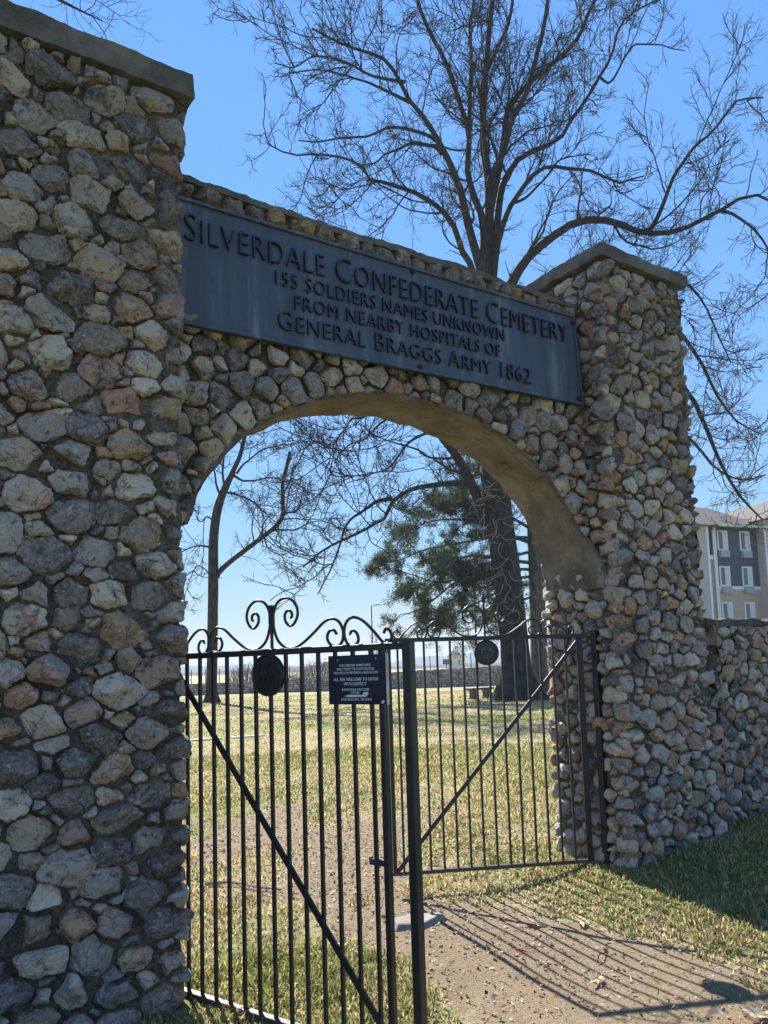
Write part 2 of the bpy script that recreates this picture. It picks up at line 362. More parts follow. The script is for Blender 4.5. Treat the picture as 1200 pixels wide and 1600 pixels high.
def cells(S, asp, box, extra=None, gap=.006):
    out = []; u0, v0, u1, v1 = box
    for k in range(len(S)):
        if S[k, 3] == 1: continue
        x, y, r = S[k, :3]; R3 = r*2.1
        poly = [(x-R3, y-R3), (x+R3, y-R3), (x+R3, y+R3), (x-R3, y+R3)]
        d = np.hypot(S[:, 0]-x, S[:, 1]-y); nb = np.argsort(d)[1:22]
        for m in nb:
            x2, y2, r2 = S[m, :3]; dx, dy = x2-x, y2-y; L = math.hypot(dx, dy)
            if L < 1e-6: continue
            off = (L*L+r*r-r2*r2)/(2*L)-gap; nx, ny = dx/L, dy/L
            poly = clip(poly, nx, ny, nx*x+ny*y+off)
            if len(poly) < 3: break
        if len(poly) < 3: continue
        for nx, ny, dd in ((-1/1, 0, -u0/asp), (1, 0, u1/asp), (0, -1, -v0), (0, 1, v1)):
            poly = clip(poly, nx, ny, dd)
            if len(poly) < 3: break
        if len(poly) < 3: continue
        poly = [(p[0]*asp, p[1]) for p in poly]
        if extra: poly = extra(poly, (x*asp, y))
        if len(poly) < 3: continue
        P_ = np.array(poly); 
        if np.ptp(P_[:, 0]) < .03 or np.ptp(P_[:, 1]) < .03: continue
        out.append((P_, P_.mean(0), r))
    return out
def ico(sub, cull=None):
    bm = bmesh.new(); bmesh.ops.create_icosphere(bm, subdivisions=sub, radius=1)
    if cull is not None:
        bmesh.ops.delete(bm, geom=[v for v in bm.verts if v.co.z < cull], context='VERTS')
    bm.verts.ensure_lookup_table()
    V = np.array([v.co[:] for v in bm.verts]); F = np.array([[v.index for v in f.verts] for f in bm.faces]); bm.free(); return V, F
ICO = {1: ico(1), 2: ico(2), 3: ico(3), 4: ico(4), 'h2': ico(2, -.45), 'h3': ico(3, -.4), 'h4': ico(4, -.4)}
def radial(P_, c, n=48):
    """radius of a polygon around c for n directions, corners rounded"""
    rel = P_-c; an = np.linspace(0, 2*np.pi, n, endpoint=False); dirs = np.stack([np.cos(an), np.sin(an)], -1)
    R_ = np.full(n, 9.0); m = len(rel)
    for k in range(m):
        a = rel[k]; b = rel[(k+1) % m]; e = b-a; nrm = np.array([e[1], -e[0]]); L = np.linalg.norm(nrm)
        if L < 1e-9: continue
        nrm /= L; h = a@nrm
        if h < 0: nrm = -nrm; h = -h
        dd = dirs@nrm; ok = dd > 1e-3; R_[ok] = np.minimum(R_[ok], max(h, .004)/dd[ok])
    R_ = np.minimum(R_, 1.75*np.median(R_)); R_ = .2*np.roll(R_, 1)+.6*R_+.2*np.roll(R_, -1)
    return R_
def rock(rng, P_, c, tmpl, front, back, angular=.6, p=None, frame=None):
    """verts local to the stone: frame (U,V,N) maps face coords to world"""
    V, F = ICO[tmpl]; n = 48; R_ = radial(P_, c, n)
    V = V.copy(); rho = np.hypot(V[:, 0], V[:, 1]); an = np.arctan2(V[:, 1], V[:, 0]) % (2*np.pi)
    p = p or rng.uniform(2.3, 3.3)
    s = (np.maximum(rho, 1e-6)**p+np.abs(V[:, 2])**p)**(-1/p); W_ = V*s[:, None]
    for _ in range(rng.integers(6, 11)):
        nz = rng.uniform(.05, 1); a = rng.uniform(0, 6.283); q = math.sqrt(1-nz*nz)
        nn = np.array([q*math.cos(a), q*math.sin(a), nz]); d = rng.uniform(.58, .95)
        ex = np.maximum(W_@nn-d, 0); W_ = W_-ex[:, None]*nn*min(1.0, angular*1.25)
    f = an/(2*np.pi)*n; i0 = np.floor(f).astype(int) % n; t = f-np.floor(f); Ra = R_[i0]*(1-t)+R_[(i0+1) % n]*t
    sz = R_.mean(); ph = rng.uniform(0, 100)
    nz_ = snoise(V[:, 0]+ph, V[:, 1], V[:, 2]+ph*.7, seed=int(rng.integers(1e6)), oct=3, f=1.7)
    n2 = snoise(V[:, 0]*3+ph, V[:, 1]*3, V[:, 2]*3, seed=int(rng.integers(1e6)), oct=2, f=2.4)
    k = 1+.10*nz_+.035*n2*(2 if tmpl in ('h4', 4) else 1)
    X = W_[:, 0]*Ra*k; Y = W_[:, 1]*Ra*k; tilt = rng.normal(0, .24, 2)
    Z = np.where(W_[:, 2] > 0, W_[:, 2]*front, W_[:, 2]*back)*k+(X*tilt[0]+Y*tilt[1])*np.clip(W_[:, 2], 0, 1)
    U, Vv, N = frame
    return X[:, None]*U+Y[:, None]*Vv+Z[:, None]*N, F
def tone_of(rng, dark=.0):
    t = rng.choice([rng.uniform(0, .26), rng.uniform(.26, .45), rng.uniform(.5, .60), rng.uniform(.60, .72), rng.uniform(.72, .82), rng.uniform(.82, .93), rng.uniform(.93, 1.0)], p=[.29, .19, .08, .24, .09, .07, .04])
    return t
class Wall:
    """collects stones; the largest 300 become child objects, the rest one stuff part"""
    def __init__(s, root, seed): s.root = root; s.items = []; s.rng = np.random.default_rng(seed); s.base = np.array(root.location)
    def face(s, O, U, N, box, rmin, rmax, asp=1.25, inside=None, extra=None, fixed=(), tmpl='h3', front=(.03, .055), back=.05, angular=.6, proud=.016, gap=.0045, see=True, tries=5200, corner=None, tonef=None):
        O = np.array(O, float); U = np.array(U, float); N = np.array(N, float); V_ = np.array([0, 0, 1.0]); rng = s.rng
        ins = inside or (lambda u, v, r: box[0]+r*.5 < u < box[2]-r*.5 and box[1]+r*.4 < v < box[3]-r*.4)
        S = pack(rng, ins, box, rmin, rmax, asp, fixed, tries); out = []
        for P_, c, r in cells(S, asp, box, extra, gap):
            Rr = radial(P_, c)
            if Rr.min() < .011 or Rr.min() < .27*Rr.max(): continue
            sh = rng.uniform(.93, 1.07); P_ = c+(P_-c)*sh*(1+rng.uniform(-.10, .07, (len(P_), 1)))
            ur, vr = np.ptp(P_[:, 0]), np.ptp(P_[:, 1]); fr = rng.uniform(*front)*min(1.25, .6+min(ur, vr)/.30)
            cc = corner(P_, c) if corner else None
            if cc:                      # stone that turns the corner: a full rock, deep
                dep = rng.uniform(.09, .2); hb = (dep+fr)/2; sgn = cc
                if sgn > 0: P_ = P_+np.where(P_[:, :1] > box[2]-.02, np.array([[rng.uniform(.0, .03), 0]]), 0)
                else: P_ = P_-np.where(P_[:, :1] < box[0]+.02, np.array([[rng.uniform(.0, .03), 0]]), 0)
                c = P_.mean(0)
                Vx, F = rock(rng, P_, c, {'h4': 4, 'h3': 3, 'h2': 2}[tmpl], hb, hb, angular*.8, rng.uniform(3.2, 4.4), (U, V_, N))
                pos = O+U*c[0]+V_*c[1]+N*(fr-hb); out.append((c[1], vr, dep))
            else:
                Vx, F = rock(rng, P_, c, tmpl, fr, back, angular, None, (U, V_, N)); pos = O+U*c[0]+V_*c[1]+N*rng.normal(0, proud*.5)
            tn = tonef(rng, pos) if tonef else tone_of(rng)
            s.items.append((ur*vr if see else ur*vr*.01, Vx, F, pos, (tn, rng.random(), rng.random())))
        return out
    def grit(s, O, U, N, box, n, inside=None, size=(.005, .013)):
        rng = s.rng; u = rng.uniform(box[0], box[2], n); v = rng.uniform(box[1], box[3], n)
        if inside is not None: k = np.array([inside(a, b, .0) for a, b in zip(u, v)], bool); u, v = u[k], v[k]
        n = len(u); V0, F0 = ICO[1]; sz = rng.uniform(*size, n); P_ = np.array(O, float)+u[:, None]*U+v[:, None]*Z_+(-.022+rng.normal(0, .006, n))[:, None]*N-s.base
        V = V0[None]*sz[:, None, None]*rng.uniform(.55, 1.35, (n, 1, 3))*(1+rng.uniform(-.2, .2, (n, len(V0), 1)))+P_[:, None]
        o = mobj('mortar_grit', mesh_np('mortar_grit', V.reshape(-1, 3), [(F0[None]+np.arange(n)[:, None, None]*len(V0)).reshape(-1, 3)], None, False), M['mortar'], s.root); o['kind'] = 'stuff'
    def finish(s, name='stone', limit=300):
        s.items.sort(key=lambda q: -q[0])
        for k, (a, Vx, F, pos, tn) in enumerate(s.items[:limit]):
            me = mesh_np(name, Vx, [F], np.tile(tn, (len(Vx), 1))); me.set_sharp_from_angle(angle=math.radians(28)); mobj(name, me, M['rock'], s.root, pos-s.base)
        rest = s.items[limit:]
        if rest:
            VV, FF, TT, n = [], [], [], 0
            for a, Vx, F, pos, tn in rest:
                VV.append(Vx+pos-s.base); FF.append(F+n); TT.append(np.tile(tn, (len(Vx), 1))); n += len(Vx)
            o = mobj('small_stones', mesh_np('small_stones', np.concatenate(VV), [np.concatenate(FF)], np.concatenate(TT)), M['rock'], s.root); o['kind'] = 'stuff'
def rough_box(name, a, b, mat, parent, step=.03, amp=.008, base=(0, 0, 0), seed=0, f=9, taper=None):
    """box whose skin is a displaced grid"""
    a = np.array(a, float); b = np.array(b, float); bm = bmesh.new(); bmesh.ops.create_cube(bm, size=1)
    V = []; F = []; n = 0
    for ax in range(3):
        o1, o2 = [k for k in range(3) if k != ax]
        n1 = max(1, int(round((b[o1]-a[o1])/step))); n2 = max(1, int(round((b[o2]-a[o2])/step)))
        for side in (0, 1):
            g1, g2 = np.meshgrid(np.linspace(a[o1], b[o1], n1+1), np.linspace(a[o2], b[o2], n2+1), indexing='ij')
            P3 = np.zeros((g1.size, 3)); P3[:, o1] = g1.ravel(); P3[:, o2] = g2.ravel(); P3[:, ax] = (a, b)[side][ax]
            ii, jj = np.meshgrid(np.arange(n1), np.arange(n2), indexing='ij'); q = ii*(n2+1)+jj
            q = np.stack([q, q+n2+1, q+n2+2, q+1], -1).reshape(-1, 4)
            flip = (side == 0) ^ (ax == 1)
            V.append(P3); F.append((q[:, ::-1] if flip else q)+n); n += len(P3)
    bm.free(); V = np.concatenate(V)
    D = np.stack([snoise(V[:, 0], V[:, 1], V[:, 2], seed=seed+k, oct=4, f=f) for k in range(3)], -1)*amp
    if taper is not None: V = taper(V)
    V = V+D-np.array(base)
    return mobj(name, mesh_np(name, V, [np.concatenate(F)]), mat, parent)

X_, Y_, Z_ = np.array([1., 0, 0]), np.array([0, 1., 0]), np.array([0, 0, 1.])
FX, FY, BY = 1.66, -.27, .50       # pillar inner faces, front face, back face
PW = 1.02

# left pillar -------------------------------------------------------
LP = empty('stone_pillar', (-2.17, .11, 0), 'nearer rubble stone gate pillar of large grey boulders under a dark concrete cap, filling the left', 'pillar')
rough_box('mortar_core', (-2.66, FY+.020, -.2), (-1.685, BY-.03, 4.69), M['mortar'], LP, .022, .014, (-2.17, .11, 0), 1, 20)
rough_box('cap', (-2.72, FY-.040, 4.69), (-1.615, BY+.05, 4.825), M['cap'], LP, .02, .009, (-2.17, .11, 0), 5, 10)
W1 = Wall(LP, 101)
cor = lambda P_, c: 1 if P_[:, 0].max() > 2.72-1.665-.012 else 0
lc = W1.face((-2.72, FY, 0), X_, -Y_, (0, -.05, 2.72-1.665, 4.68), .021, .082, 1.35, tmpl='h4', front=(.024, .055), angular=.9, corner=cor, tries=20000, gap=.003)
fixed = [(dep*.5, v, .06) for v, vr, dep in lc]
W1.face((-1.675, FY, 0), Y_, X_, (.0, 0, .76, 4.66), .06, .10, 1.2, fixed=fixed, tmpl='h2', see=False, tries=2500)
W1.face((-2.655, FY, 0), Y_, -X_, (.0, 0, .76, 4.66), .05, .10, 1.2, tmpl='h2', see=False, tries=2500)
W1.grit((-2.72, FY, 0), X_, -Y_, (.02, 0, 1.03, 4.66), 5200, None, (.004, .012)); W1.finish()

# right pillar ------------------------------------------------------
RP = empty('stone_pillar', (2.17, .11, 0), 'farther rubble stone gate pillar with an iron post at its foot, right of the arch', 'pillar')
def flare(V):
    V = V.copy(); t = smooth(1.95-V[:, 2], 0, 1.7)*.20; V[:, 0] += np.where(V[:, 0] > 2.2, t, 0); return V
rough_box('mortar_core', (1.678, FY+.020, -.1), (2.645, BY-.03, 4.69), M['mortar'], RP, .022, .011, (2.17, .11, 0), 11, 14, flare)
rough_box('cap', (1.63, FY-.035, 4.71), (2.70, BY+.04, 4.812), M['cap'], RP, .02, .011, (2.17, .11, 0), 15, 9)
W2 = Wall(RP, 202)
def tone_r(rng, pos):
    t = tone_of(rng) if rng.random() < .62 else rng.choice([rng.uniform(.56, .72), rng.uniform(.80, .88), rng.uniform(.30, .42)])
    return rng.uniform(.8, .97) if rng.random() < .05 and pos[2] < 2 else t
def ins_r(u, v, r):
    return r*.4 < u < 1.0+.20*float(smooth(1.95-v, 0, 1.7))-r*.3 and .05 < v < 4.66
def ext_r(poly, c):
    return clip(poly, 1, 0, 1.01+.20*float(smooth(1.95-c[1], 0, 1.7)))
corr = lambda P_, c: -1 if P_[:, 0].min() < .012 else (1 if P_[:, 0].max() > .985+.2*float(smooth(1.95-c[1], 0, 1.7)) else 0)
rc = W2.face((1.665, FY, 0), X_, -Y_, (0, .0, 1.24, 4.69), .023, .068, 1.25, inside=ins_r, extra=ext_r, tmpl='h3', front=(.024, .046), angular=.95, corner=corr, tries=13000, tonef=tone_r)
fixed = [(dep*.5, v, .05) for v, vr, dep in rc]
W2.face((1.665, FY, 0), Y_, -X_, (.0, .05, .78, 4.68), .023, .066, 1.2, fixed=[], tmpl='h3', tries=9000, angular=.95, tonef=tone_r,
        inside=lambda u, v, r: .07 < u < .77-r*.4 and .08 < v < 4.66 and not (u > .36 and v > 2.65))
W2.face((2.64, FY, 0), Y_, X_, (.0, 1.95, .76, 4.66), .05, .10, 1.2, tmpl='h2', see=False, tries=2000)
W2.face((2.82, FY, 0), Y_, X_, (.0, .0, .3, 1.95), .05, .10, 1.2, tmpl='h2', see=False, tries=800)
W2.grit((1.665, FY, 0), X_, -Y_, (.02, .05, 1.2, 4.66), 4200, ins_r); W2.grit((1.665, FY, 0), Y_, -X_, (.02, .1, .75, 4.66), 2600); W2.finish()

# arch wall ---------------------------------------------------------
AX, AZ, AA, AB, AT = .03, 2.20, 1.61, 1.19, .46
def archz(x): return AZ+AB*math.sqrt(max(1-((x-AX)/AA)**2, 0.0))
AW = empty('arch_wall', (0, .23, 0), 'rubble stone wall over the round arch between the two pillars', 'arch wall')
xs = np.linspace(-1.70, 1.70, 190); nz = 90; V = []; 
for x in xs:
    z0 = max(archz(x)+.004, 2.42 if x < 0 else 0); V.append(np.stack([np.full(nz, x), np.full(nz, .028), np.linspace(z0, 4.40, nz)], -1))
V = np.concatenate(V); edge = smooth(V[:, 2]-np.repeat([archz(x) for x in xs], nz), 0, .05)
V[:, 1] += .011*snoise(V[:, 0], V[:, 2], seed=31, oct=4, f=14)-.012*(1-edge)
i, j = np.meshgrid(np.arange(189), np.arange(nz-1), indexing='ij'); q = i*nz+j
FQ = np.stack([q, q+nz, q+nz+1, q+1], -1).reshape(-1, 4)
Vb = V.copy(); Vb[:, 1] = AT-.02; n0 = len(V)
tp = np.arange(189)*nz+nz-1; top = np.stack([tp, tp+nz, tp+nz+n0, tp+n0], -1)
o = mobj('mortar_core', mesh_np('mortar_core', np.concatenate([V, Vb])-[0, .23, 0], [FQ, FQ[:, ::-1]+n0, top]), M['mortar'], AW)
an = np.linspace(math.pi-.19, -.04, 200); yy = np.linspace(.010, AT, 26)
A2, Y2 = np.meshgrid(an, yy, indexing='ij'); T2 = (Y2-.010)/(AT-.010)
yf_ = .010-.17*smooth(.42-np.abs(np.sin(A2)), 0, .38)*(np.cos(A2) > 0); Y2 = yf_+(AT-yf_)*T2; wob = .012*snoise(A2*4, Y2*4, seed=41, oct=5, f=3.2)-.006
V = np.stack([AX+(AA+wob)*np.cos(A2), Y2+.008*snoise(A2*9, Y2*0, seed=44, f=3)*(T2 < .02), AZ+(AB+wob)*np.sin(A2)], -1).reshape(-1, 3)
Vo = np.stack([AX+(AA+.05)*np.cos(A2), Y2+.012, AZ+(AB+.045)*np.sin(A2)], -1).reshape(-1, 3)
i, j = np.meshgrid(np.arange(199), np.arange(25), indexing='ij'); q = i*26+j; FQ = np.stack([q, q+1, q+27, q+26], -1).reshape(-1, 4)
e = np.arange(199)*26; n0 = len(V); fr = np.stack([e, e+26, e+26+n0, e+n0], -1)
mobj('arch_soffit', mesh_np('arch_soffit', np.concatenate([V, Vo])-[0, .23, 0], [FQ, fr]), M['soffit'], AW)
W3 = Wall(AW, 303)
def ins_a(u, v, r):
    x = u-1.665
    return abs(x) < 1.655-r*.4 and math.hypot((x-AX)/(AA+r*.75+.012), (v-AZ)/(AB+r*.75+.012)) > 1 and v < 3.60-r*.3
def ext_a(poly, c):
    x = c[0]-1.665-AX; z = c[1]-AZ; k = math.hypot(x/AA, z/AB); ex, ez = x/k, z/k; nx, nz_ = ex/AA**2, ez/AB**2; L = math.hypot(nx, nz_); nx /= L; nz_ /= L
    return clip(poly, -nx, -nz_, -(nx*(1.665+AX+ex)+nz_*(AZ+ez)+.016))
W3.face((-1.665, 0, 0), X_, -Y_, (0, 2.0, 3.33, 3.62), .025, .076, 1.15, inside=ins_a, extra=ext_a, tmpl='h3', front=(.025, .05), angular=.95, tries=16000)
# coping course above the sign: one row of rounded stones
x = -1.64; rng = W3.rng
while x < 1.62:
    wd = rng.uniform(.10, .20)
    P_ = np.array([(x, 4.285), (x+wd, 4.285), (x+wd, 4.285+rng.uniform(.12, .145)), (x, 4.285+rng.uniform(.12, .145))]); c = P_.mean(0)
    dp = .12; Vx, F = rock(rng, P_, c, 4, dp, dp, .55, 2.6, (X_, Z_, -Y_))
    W3.items.append((1.0, Vx, F, np.array([c[0], -.055+dp+rng.normal(0, .008), c[1]]), (rng.choice([.55, .5, .15, .84, .25]), rng.random(), rng.random()))); x += wd*.96
W3.grit((-1.665, 0, 0), X_, -Y_, (.02, 2.3, 3.31, 3.56), 3600, ins_a); W3.finish()
rough_box('coping', (-1.66, -.02, 4.39), (1.66, AT, 4.432), M['cap'], AW, .03, .012, (0, .23, 0), 51, 11)

# the cemetery name sign --------------------------------------------
SG = empty('name_sign', (0, -.05, 3.55), 'long slate-blue metal sign with raised cemetery name lettering above the arch', 'sign')
def sgn(mb, name, mat, **k): return mb.build(name, mat, SG, (0, .05, -3.55), **k)
def slant(x): return 0.012*(x+1.6)   # the sign rises slightly to the right
m = MB(); P4 = [(-1.64, 3.535), (1.597, 3.592), (1.55, 4.283), (-1.64, 4.257)]
m.prism(P4, -.060, -.02); sgn(m, 'sign_plate', M['sign'])
m = MB()
for k in range(4):
    a = np.array([P4[k][0], -.062, P4[k][1]]); b = np.array([P4[(k+1) % 4][0], -.062, P4[(k+1) % 4][1]]); m.bar(a, b, .02, .03)
sgn(m, 'sign_rim', M['sign'], bevel=.003)
for bx, bz in ((-.002, 4.245), (.034, 3.588), (1.535, 4.23), (1.56, 3.63)):
    m = MB(); m.tube([(bx, -.055, bz), (bx, -.084, bz)], .017, 10); m.tube([(bx, -.084, bz), (bx, -.093, bz)], [.012, .007], 10); sgn(m, 'bolt', M['letter'], smooth=False)
def text_mesh(body, ext, small=False, sp=1.0, off=0.0):
    cu = bpy.data.curves.new('lettering', 'FONT'); cu.body = body; cu.extrude = ext; cu.offset = off; cu.resolution_u = 3; cu.space_character = sp; cu.small_caps_scale = .86
    cu.bevel_depth = 0
    if small:
        for f_, ch in zip(cu.body_format, body): f_.use_small_caps = True
    o = bpy.data.objects.new('tmp', cu); COL.objects.link(o); dg = bpy.context.evaluated_depsgraph_get(); dg.update()
    me = bpy.data.meshes.new_from_object(o.evaluated_get(dg)); bpy.data.objects.remove(o); me.materials.clear(); return me
def lay_text(body, p0, p1, h, y, mat, parent, base, name='lettering', split=False, small=False, ext=.2, depth=.012, sp=1.0, off=0.0):
    """p0,p1: baseline ends (x,z); h: capital height; lies in the plane y facing -y"""
    me = text_mesh(body, ext, small, sp, off); n = len(me.vertices); V = np.zeros(n*3, np.float32); me.vertices.foreach_get('co', V); V = V.reshape(-1, 3)
    x0, x1, y0, y1 = V[:, 0].min(), V[:, 0].max(), 0.0, V[:, 1].max()
    tx = (V[:, 0]-x0)/(x1-x0); hh = V[:, 1]/y1*h; zz = V[:, 2]/max(V[:, 2].max(), 1e-6) if ext else V[:, 2]*0
    O = np.stack([p0[0]+(p1[0]-p0[0])*tx, y-(zz*.5+.5)*depth, p0[1]+(p1[1]-p0[1])*tx+hh], -1)-np.array(base)
    me.vertices.foreach_set('co', O.astype(np.float32).ravel()); me.update()
    if split:                        # every raised letter is its own part
        bm = bmesh.new(); bm.from_mesh(me); bmesh.ops.remove_doubles(bm, verts=bm.verts, dist=1e-5); seen = set(); bm.verts.ensure_lookup_table()
        for v0 in bm.verts:
            if v0.index in seen: continue
            st = [v0]; isl = []; seen.add(v0.index)
            while st:
                v = st.pop(); isl.append(v)
                for e_ in v.link_edges:
                    o_ = e_.other_vert(v)
                    if o_.index not in seen: seen.add(o_.index); st.append(o_)
            mp = {v.index: k for k, v in enumerate(isl)}; fs = {f_ for v in isl for f_ in v.link_faces}
            c_ = sum((v.co for v in isl), Vector())/len(isl); m2 = bpy.data.meshes.new('letter')
            m2.from_pydata([tuple(v.co-c_) for v in isl], [], [[mp[v.index] for v in f_.verts] for f_ in fs]); mobj('letter', m2, mat, parent, c_)
        bm.free(); bpy.data.meshes.remove(me); return
    return mobj(name, me, mat, parent)
B_ = (0, -.05, 3.55)
lay_text('Silverdale Confederate Cemetery', (-1.585, 4.018), (1.455, 4.050), .160, -.060, M['letter'], SG, B_, split=True, small=True, depth=.022, off=-.018, sp=1.06)
lay_text('155 SOLDIERS NAMES UNKNOWN', (-1.025, 3.898), (.800, 3.928), .088, -.060, M['letter'], SG, B_, split=True, depth=.018, off=-.014, sp=1.1)
lay_text('FROM NEARBY HOSPITALS OF', (-.899, 3.772), (.760, 3.801), .088, -.060, M['letter'], SG, B_, split=True, depth=.018, off=-.014, sp=1.1)
lay_text('General Braggs Army 1862', (-1.013, 3.625), (1.048, 3.652), .118, -.060, M['letter'], SG, B_, split=True, small=True, depth=.018, off=-.016, sp=1.08)

# ------------------------------------------------------------------ gates
def spline(pts, n=6):
    pts = np.array(pts, float); P_ = np.vstack([2*pts[0]-pts[1], pts, 2*pts[-1]-pts[-2]]); out = []
    for i in range(1, len(P_)-2):
        for t in np.arange(n)/n:
            a, b, c, d = P_[i-1:i+3]; out.append(.5*((2*b)+(c-a)*t+(2*a-5*b+4*c-d)*t*t+(3*b-a-3*c+d)*t**3))
    out.append(P_[-2]); return np.array(out)
def yr(x): return 322-(x-520)*.046
SA = [(601,214),(609,207),(607,194),(592,188),(578,201),(581,224),(602,238),(624,224),(635,195),(622,164),(587,147),(548,159),(526,195),(526,240),(545,285),(585,308),(640,300),(700,262),(745,228),(780,217),(808,228),(823,256),(818,288),(795,302),(770,296),(758,277),(766,257),(785,252),(797,265)]
SB = [(848,268),(860,254),(877,262),(882,285),(862,303),(838,292),(827,262),(836,230),(862,214),(900,224),(940,255),(975,288),(995,291),(1008,275),(1003,256),(988,250),(979,262)]
def leaf(root, t0, t1, tc, zb, zt, bars, stop=None, spear=False, diag=None, scale=1.0):
    """gate leaf in its own xz plane, hinge at x=0; returns nothing, adds parts"""
    for k, (xa, xb) in enumerate(((t0, t0+.035), (t1-.028, t1))):
        m = MB(); m.box((xa, -.016, zb), (xb, .016, zt)); m.build('stile', M['iron'], root, bevel=.003)
    m = MB(); m.box((t0-.01, -.018, zt-.028), ((stop or t1)+.012, .018, zt+.002)); m.build('top_rail', M['iron'], root, bevel=.003)
    m = MB(); m.box((t0, -.020, zb-.012), ((stop or t1)+.012, .020, zb+.014)); m.build('bottom_rail', M['rail'], root, bevel=.003)
    for x in bars:
        m = MB(); m.box((x-.0075, -.0075, zb+.01), (x+.0075, .0075, zt-.02)); m.build('bar', M['iron'], root)
    if stop:
        m = MB(); m.box((stop-.021, -.022, zb-.03), (stop+.021, .022, zt+.004)); m.build('lock_post', M['iron'], root, bevel=.004)
    m = MB(); (xa, za), (xb, zb_) = diag; m.bar((xa, -.012, za), (xb, -.012, zb_), .030, .010); m.build('diagonal_brace', M['iron'], root)
    for sg in (1, -1):
        for pts, nm in ((SA, 'large_scroll'), (SB, 'small_scroll')):
            pp = [(tc+sg*(x-517)*.00143*scale, 0, zt+.008+(yr(x)-14-y)*.00146) for x, y in pts]
            pl = spline(pp); rr = np.full(len(pl), .0068); rr[:3] = (.0035, .005, .006); m = MB(); m.tube(pl, rr, 8); m.build(nm, M['iron'], root, smooth=True)
    m = MB(); hst = .20 if not spear else .27
    m.tube([(tc, 0, zt), (tc, 0, zt+hst)], .008, 8)
    m.obox((tc, 0, zt+.165), (.012, 0, 0), (0, .010, 0), (0, 0, .045)); m.build('centre_stem', M['iron'], root)
    if spear:
        m = MB(); m.tube([(tc, 0, zt+.25), (tc, 0, zt+.262), (tc, 0, zt+.285), (tc, 0, zt+.34)], [.006, .013, .015, .001], 8); m.build('spear_tip', M['iron'], root, smooth=False)
def medallion(root, x, z, r, y, sg=1, fm='relief'):
    md = MB(); md.tube([(x, y+.012, z), (x, y-.006, z)], r, 40); o = md.build('medallion', M['iron'], root, bevel=.0)
    n = 40; m = MB(); m.tube([(x+(r-.007)*math.cos(2*math.pi*k/n), y-.007, z+(r-.007)*math.sin(2*math.pi*k/n)) for k in range(n+1)], .0055, 6, False); m.build('medallion_rim', M['iron'], o, smooth=True)
    m = MB(); m.tube([(x+(r-.045)*math.cos(2*math.pi*k/n), y-.007, z+(r-.045)*math.sin(2*math.pi*k/n)) for k in range(n+1)], .003, 6, False); m.build('medallion_ring', M['iron'], o, smooth=True)
    m = MB(); m.tube([(x, y-.006, z), (x, y-.0085, z)], r*.50, 30); m.build('medallion_field', M[fm], o)
    s = r*.50
    horse = [(-.75,.15),(-.62,.42),(-.42,.50),(-.22,.30),(.30,.22),(.62,.30),(.82,-.05),(.74,-.40),(.62,-.12),(.45,-.12),(.62,-.45),(.40,-.78),(.30,-.72),(.40,-.45),(.18,-.22),(-.12,-.25),(-.25,-.62),(-.12,-.82),(-.28,-.80),(-.42,-.50),(-.38,-.20),(-.70,-.30),(-.86,-.62),(-.92,-.50),(-.78,-.15),(-.45,-.02),(-.50,.16),(-.66,.08)]
    m = MB(); m.prism([(x+sg*a*s, z+b*s) for a, b in horse], y-.0125, y-.0087); m.build('horse_relief', M['iron'], o)
    rider = [(-.20,.26),(-.24,.55),(-.14,.66),(-.18,.80),(-.28,.84),(-.10,.96),(.10,.84),(.02,.78),(.02,.66),(.14,.52),(.16,.26),(.05,.0),(-.02,-.3),(-.14,-.3),(-.12,.0)]
    m = MB(); m.prism([(x+sg*a*s, z+b*s) for a, b in rider], y-.0135, y-.0127); m.build('rider_relief', M['iron'], o)

HX, HY = 1.6802, .0469
GL = empty('iron_gate_leaf', (-HX, HY, 0), 'black iron gate leaf swung towards the viewer, carrying the black notice plaque', 'gate', None, -1.2216)
leaf(GL, 0.0, 1.475, .812, .010, 1.705, [.1*k for k in range(1, 15)], stop=1.598, diag=((.08, 1.675), (1.50, .03)))
medallion(GL, .803, 1.583, .10, -.022, 1, 'iron')
m = MB(); m.box((1.37, -.012, .775), (1.47, .012, .800)); m.box((1.37, -.012, .80), (1.375, .012, .806)); m.build('lock_bracket', M['rail'], GL)
# notice plaque fixed to the bars
pq = MB(); pq.box((1.183, -.028, 1.447), (1.498, -.022, 1.660)); PQ = pq.build('notice_plaque', M['plaque'], GL)
m = MB(); m.box((1.4985, -.0275, 1.446), (1.502, -.012, 1.661)); m.build('plaque_edge', M['plaqueedge'], PQ)
for body, a, b, z, h in (('THIS CEMETERY MAINTAINED', 1.245, 1.420, 1.611, .0105), ('SINCE 1978 BY THE CHATTANOOGA', 1.232, 1.438, 1.595, .0105), ('AREA RELIC & HISTORICAL ASSOCIATION', 1.214, 1.458, 1.579, .0105),
                         ('ALL ARE WELCOME TO ENTER', 1.212, 1.458, 1.549, .0135), ('WITH RESPECT', 1.270, 1.395, 1.529, .0135), ('DONATIONS WELCOME', 1.260, 1.408, 1.506, .0105),
                         ('CARHA', 1.308, 1.356, 1.494, .0095), ('COLLEGEDALE, TN 37315', 1.254, 1.420, 1.464, .0105)):
    lay_text(body, (a, z), (b, z), h, -.0284, M['white'], PQ, (0, 0, 0), ext=.02, depth=.0012, name='print_line', off=.004)
m = MB(); m.prism([(1.272,1.483),(1.295,1.489),(1.355,1.489),(1.372,1.487),(1.378,1.500),(1.400,1.501),(1.404,1.494),(1.400,1.486),(1.392,1.484),(1.388,1.478),(1.378,1.480),(1.300,1.479),(1.284,1.480)], -.0296, -.0284); m.build('scratch_patch', M['white'], PQ)
